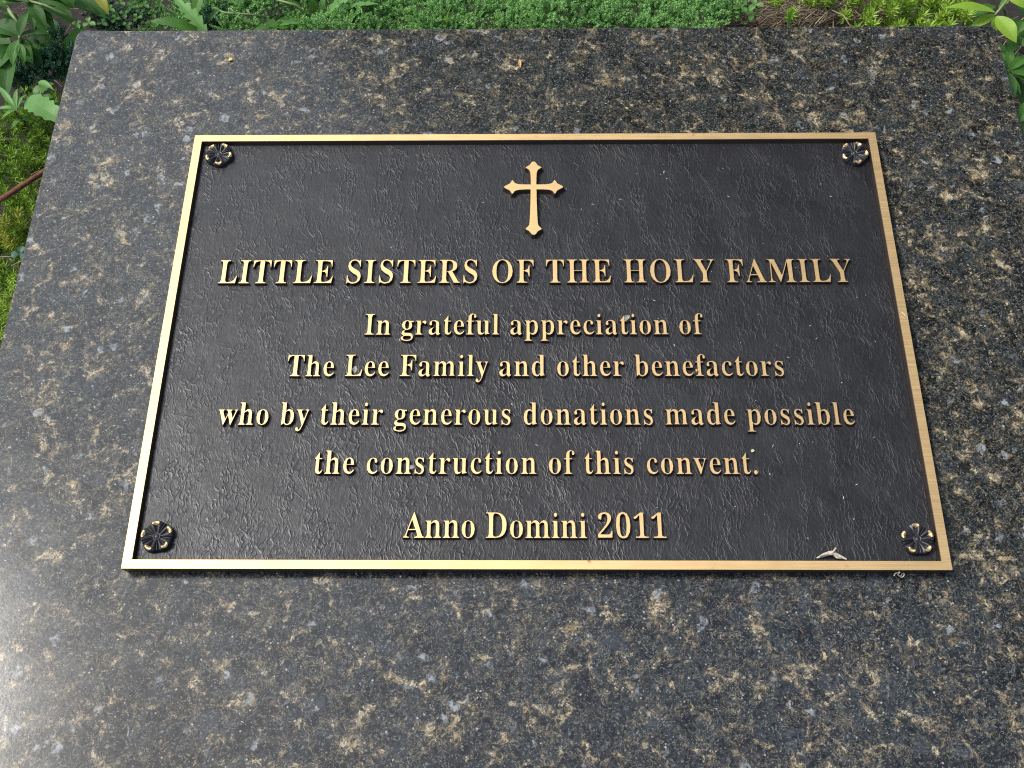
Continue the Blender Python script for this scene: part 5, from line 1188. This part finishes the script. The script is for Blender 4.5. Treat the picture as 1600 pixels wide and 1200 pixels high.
for k in range(1700):
    x, y = random.uniform(1120, 1400), random.uniform(-40, 52)
    hgt = 0.022 * math.exp(-((x - 1295) / 55) ** 2 - ((y - 20) / 26) ** 2)
    straw(at(x, y, -.062 + hgt + random.uniform(0, .006)), random.uniform(.008, .024), 0.2)
for k in range(45):
    x, y = random.uniform(-40, 95), random.uniform(190, 560)
    straw(at(x, y, random.uniform(-.036, -.024)), random.uniform(.006, .014), 0.3)
for k in range(260):
    x, y = random.uniform(1560, 1640), random.uniform(30, 260)
    straw(at(x, y, random.uniform(-.085, -.075)), random.uniform(.008, .022), 0.2)
for k in range(90):
    x, y = random.uniform(20, 140), random.uniform(0, 160)
    straw(at(x, y, random.uniform(-.088, -.08)), random.uniform(.008, .02), 0.2)
tag(mb.build('dry_thatch', STRAW), 'brown dry thatch and straw lying on the soil', None, kind='stuff')

t = plant('grass_tuft', 'single upright pale green grass blade behind the slab', 'grass', 1234, 40, -.07)
leaf(t, (1231, 46), (1242, 12), -.045, -.02, 9, LEAF_WEED, hw_lance, fold=0.5)
t = plant('grass_shoot', 'slim pale shoot poking up through the juniper', 'grass', 702, 46, -.07)
leaf(t, (702, 50), (706, 8), -.035, -.010, 6, LEAF_LIGHT, hw_lance, fold=0.6)
leaf(t, (703, 50), (692, 26), -.035, -.015, 6, LEAF_LIGHT, hw_lance, fold=0.6)
t = plant('bent_straw', 'long pale bent straw in front of the stonecrop', 'straw', 1318, 30, -.05)
stem(t, [(1300, 16, -.028), (1318, 24, -.022), (1332, 46, -.024)], .0005, STRAW)
for (x0, y0, x1, y1, z) in [(50, 205, 68, 255, -.024), (47, 258, 62, 270, -.02), (49, 258, 42, 275, -.02), (10, 415, 19, 450, -.02)]:
    pass

# light leaves at the upper right corner
t = plant('light_peony_plant', 'fresh light green plant with broad pointed leaves at the upper right corner', 'plant', 1572, 30)
for (b, e, z0, z1, wp, m_) in [((1556, 20), (1474, 13), -.012, -.012, 26, LEAF_LIGHT), ((1556, 24), (1514, 46), -.016, -.024, 20, LEAF_LIGHT), ((1556, 26), (1588, 67), -.010, -.014, 34, LEAF_LIGHT),
                               ((1580, -6), (1498, -4), -.020, -.022, 22, LEAF_MID), ((1574, -4), (1616, 14), -.012, -.014, 26, LEAF_LIGHT), ((1590, 4), (1612, 48), -.02, -.03, 30, LEAF_MID),
                               ((1576, -2), (1560, 12), -.014, -.014, 12, LEAF_WEED), ((1600, 30), (1590, 52), -.024, -.03, 18, LEAF_MID), ((1560, 24), (1552, 50), -.024, -.035, 20, LEAF_LIGHT),
                               ((1590, -20), (1540, -26), -.02, -.02, 26, LEAF_LIGHT), ((1556, 10), (1500, 30), -.035, -.045, 24, LEAF_MID), ((1570, 30), (1616, 72), -.03, -.04, 30, LEAF_MID), ((1600, 20), (1640, 40), -.03, -.03, 34, LEAF_MID)]:
    leaf(t, b, e, z0, z1, wp, m_, hw_plain, fold=0.28, arch=0.07, roll=random.uniform(-.25, .25), nv=24)
stem(t, [(1554, 24, -.013), (1566, 10, -.012), (1580, -10, -.016), (1600, -30, -.03)], [.0008, .001, .0012, .0014])
stem(t, [(1566, 10, -.014), (1572, 20, -.05), (1572, 30, -.09)], [.001, .0014, .002])
t = plant('shaded_peony_plant', 'mid green deeply lobed leaves beside the right slab edge', 'plant', 1590, 120)
for (b, e, z0, z1, wp, m_, lb) in [((1574, 112), (1578, 66), -.030, -.028, 18, LEAF_MID, 2), ((1576, 110), (1612, 84), -.028, -.03, 20, LEAF_MID, 2), ((1576, 114), (1586, 156), -.028, -.034, 18, LEAF_MID, 2),
                                   ((1578, 112), (1622, 122), -.028, -.034, 22, LEAF_MID, 2), ((1566, 90), (1560, 64), -.045, -.05, 16, LEAF_DARK, 0), ((1596, 70), (1620, 60), -.03, -.03, 20, LEAF_MID, 1), ((1580, 118), (1602, 176), -.045, -.055, 24, LEAF_DARK, 1), ((1584, 100), (1610, 140), -.05, -.055, 28, LEAF_DARK, 0), ((1570, 84), (1600, 60), -.05, -.05, 22, LEAF_DARK, 1)]:
    leaf(t, b, e, z0, z1, wp, m_, hw_lance, lobes=lb, fold=0.3, arch=0.06)
stem(t, [(1575, 112, -.03), (1585, 118, -.06), (1590, 120, -.09)], .0014)
t = plant('right_edge_plant', 'bright green leaf blade low beside the right slab edge', 'plant', 1606, 200)
leaf(t, (1612, 158), (1588, 196), -.020, -.026, 26, LEAF_MID, hw_plain, fold=0.3)
leaf(t, (1600, 176), (1606, 236), -.030, -.034, 26, LEAF_MID, hw_plain, fold=0.3)
leaf(t, (1604, 176), (1630, 210), -.03, -.03, 26, LEAF_DARK, hw_plain, fold=0.3)
stem(t, [(1602, 178, -.03), (1606, 200, -.09)], .0014)

# rusty rod
mb = MB()
rp = [at(-30, 331, -.010), at(20, 300, -.013), at(72, 266, -.020), at(110, 244, -.030)]
mb.tube([p - rp[0] for p in rp], .0019, 10)
o = mb.build('rusty_rod', RUST, None, True)
o.location = rp[0]
tag(o, 'thin rusty brown rod leaning in the stonecrop beside the slab', 'rod')


# ------------------------------------------------------------------ bits lying on the plaque and slab
def flake(name, label, cat, x, y, z, L_, W_, ang, mat, lift=0.0005, group=None, kind=None):
    mb = MB()
    a = Vector((math.cos(ang), math.sin(ang), 0)) * L_ * 0.5
    leaf_into(mb, -a, a + Vector((0, 0, lift)), W_, hw_plain, fold=0.5, arch=0.1, nu=6, nv=10)
    lowv = min(v.z for v in mb.v)
    mb.v = [v - Vector((0, 0, lowv)) for v in mb.v]
    n = len(mb.v)
    fs = list(mb.f)
    mb.add([v + Vector((0, 0, W_ * 0.12)) for v in mb.v], fs)
    o = mb.build(name, mat, None, True)
    o.location = (x, y, z)
    return tag(o, label, cat, group, kind)


def P(px, py, z):
    p = at(px, py, z)
    return p.x, p.y, p.z


# pale husk at the lower right of the field
mb = MB()
q0 = at(1300, 868, ZF + .001)
mb.tube(smooth_path([at(1276, 872, ZF + .0012) - q0, at(1286, 868, ZF + .002) - q0, at(1299, 864, ZF + .003) - q0, at(1310, 868, ZF + .003) - q0, at(1323, 874, ZF + .0035) - q0]), smooth_rad([.0003, .0009, .0013, .0010, .0004]), 8)
mb.tube(smooth_path([at(1299, 865, ZF + .003) - q0, at(1303, 861, ZF + .005) - q0, at(1306, 856, ZF + .007) - q0]), smooth_rad([.0008, .0006, .0005]), 6)
mb.tube(smooth_path([at(1280, 869, ZF + .003) - q0, at(1291, 865, ZF + .0038) - q0, at(1301, 867, ZF + .0034) - q0]), smooth_rad([.0002, .0008, .0003]), 6)
mb.tube(smooth_path([at(1302, 866, ZF + .003) - q0, at(1308, 871, ZF + .0024) - q0, at(1318, 873, ZF + .002) - q0]), smooth_rad([.0004, .0007, .0002]), 6)
o = mb.build('dry_husk', HUSK, None, True)
o.location = q0
tag(o, 'pale dry forked husk resting on the lower rim of the plaque', 'husk')
mb = MB()
q0 = at(1405, 900, .003)
mb.tube(smooth_path([at(1397, 900, .003) - q0, at(1399, 896, .004) - q0, at(1406, 894, .0065) - q0, at(1403, 898, .004) - q0, at(1407, 900, .003) - q0, at(1410, 896, .004) - q0, at(1413, 897, .004) - q0, at(1411, 901, .003) - q0, at(1407, 902, .002) - q0]),
        smooth_rad([.0003, .0005, .0003, .0003, .0003, .0003, .0003, .0003, .0002]), 6)
o = mb.build('dry_tendril', HUSK, None, True)
o.location = q0
tag(o, 'tiny pale curled tendril caught below the lower rim', 'tendril')
flake('fallen_petal', 'small yellow petal on the upper left of the granite', 'petal', *P(361, 94, .0003), .0030, .0026, 0.3, PETAL)
flake('fallen_seed', 'tan winged seed on the granite above the plaque', 'seed', *P(812, 100, .0003), .0078, .0022, 1.65, SEEDM)
flake('dry_seed', 'thin brown seed on the granite below the plaque', 'seed', *P(1252, 987, .0003), .0042, .0010, -0.9, TWIG)
flake('dirt_crumb', 'grey crumb stuck on the capital L of the third text line', 'crumb', *P(555, 578, ZT), .0048, .0028, 1.5, GREYBIT)
flake('dirt_crumb', 'brown crumb beside the letter i of appreciation', 'crumb', *P(980, 497, ZT - .001), .0042, .0030, 0.8, GREYBIT)
flake('dirt_crumb', 'small grey crumb between n and s of construction', 'crumb', *P(644, 731, ZT - .001), .0030, .0026, 0.2, GREYBIT)
flake('seed_bead', 'tan round bead just above the full stop', 'seed', *P(1176, 705, ZF), .0022, .0020, 0.2, HUSK)
flake('seed_bead', 'tan speck on the crossbar of benefactors', 'seed', *P(1088, 579, ZT), .0018, .0014, 1.2, SEEDM)
flake('grass_clipping', 'pale dry clipping standing against the outer rim at the right', 'clipping', *P(1411, 492, .0085), .0048, .0009, -1.1, HUSK)

# pale lint and grit specks over the field and stone: far too fine to count
rl = random.Random(3)
mb = MB()
for k in range(190):
    fld = k < 130
    if fld:
        u = rl.random() ** 0.7
        x, y, z = -0.215 + 0.43 * u, rl.uniform(-.143, .143), ZF
    else:
        x, y = rl.uniform(-.32, .32), rl.uniform(-.255, .25)
        if abs(x) < PW + .003 and abs(y) < PH + .003:
            continue
        z = 0.0
    a = rl.uniform(0, 6.3)
    l_ = rl.choice((.0006, .0007, .0008, .001, .0012, .0022)) * rl.uniform(.8, 1.2)
    w_ = min(l_ * 0.6, rl.uniform(.00035, .00055))
    d, s = Vector((math.cos(a), math.sin(a), 0)), Vector((-math.sin(a), math.cos(a), 0))
    c = Vector((x, y, z + .0001))
    h = Vector((0, 0, .0003))
    v = [c - d * l_ / 2, c + s * w_ / 2, c + d * l_ / 2, c - s * w_ / 2, c + h]
    mb.add(v, [(0, 3, 4), (3, 2, 4), (2, 1, 4), (1, 0, 4)])
tag(mb.build('lint_specks', LINT), 'fine pale lint specks scattered over the plaque and stone', None, kind='stuff')
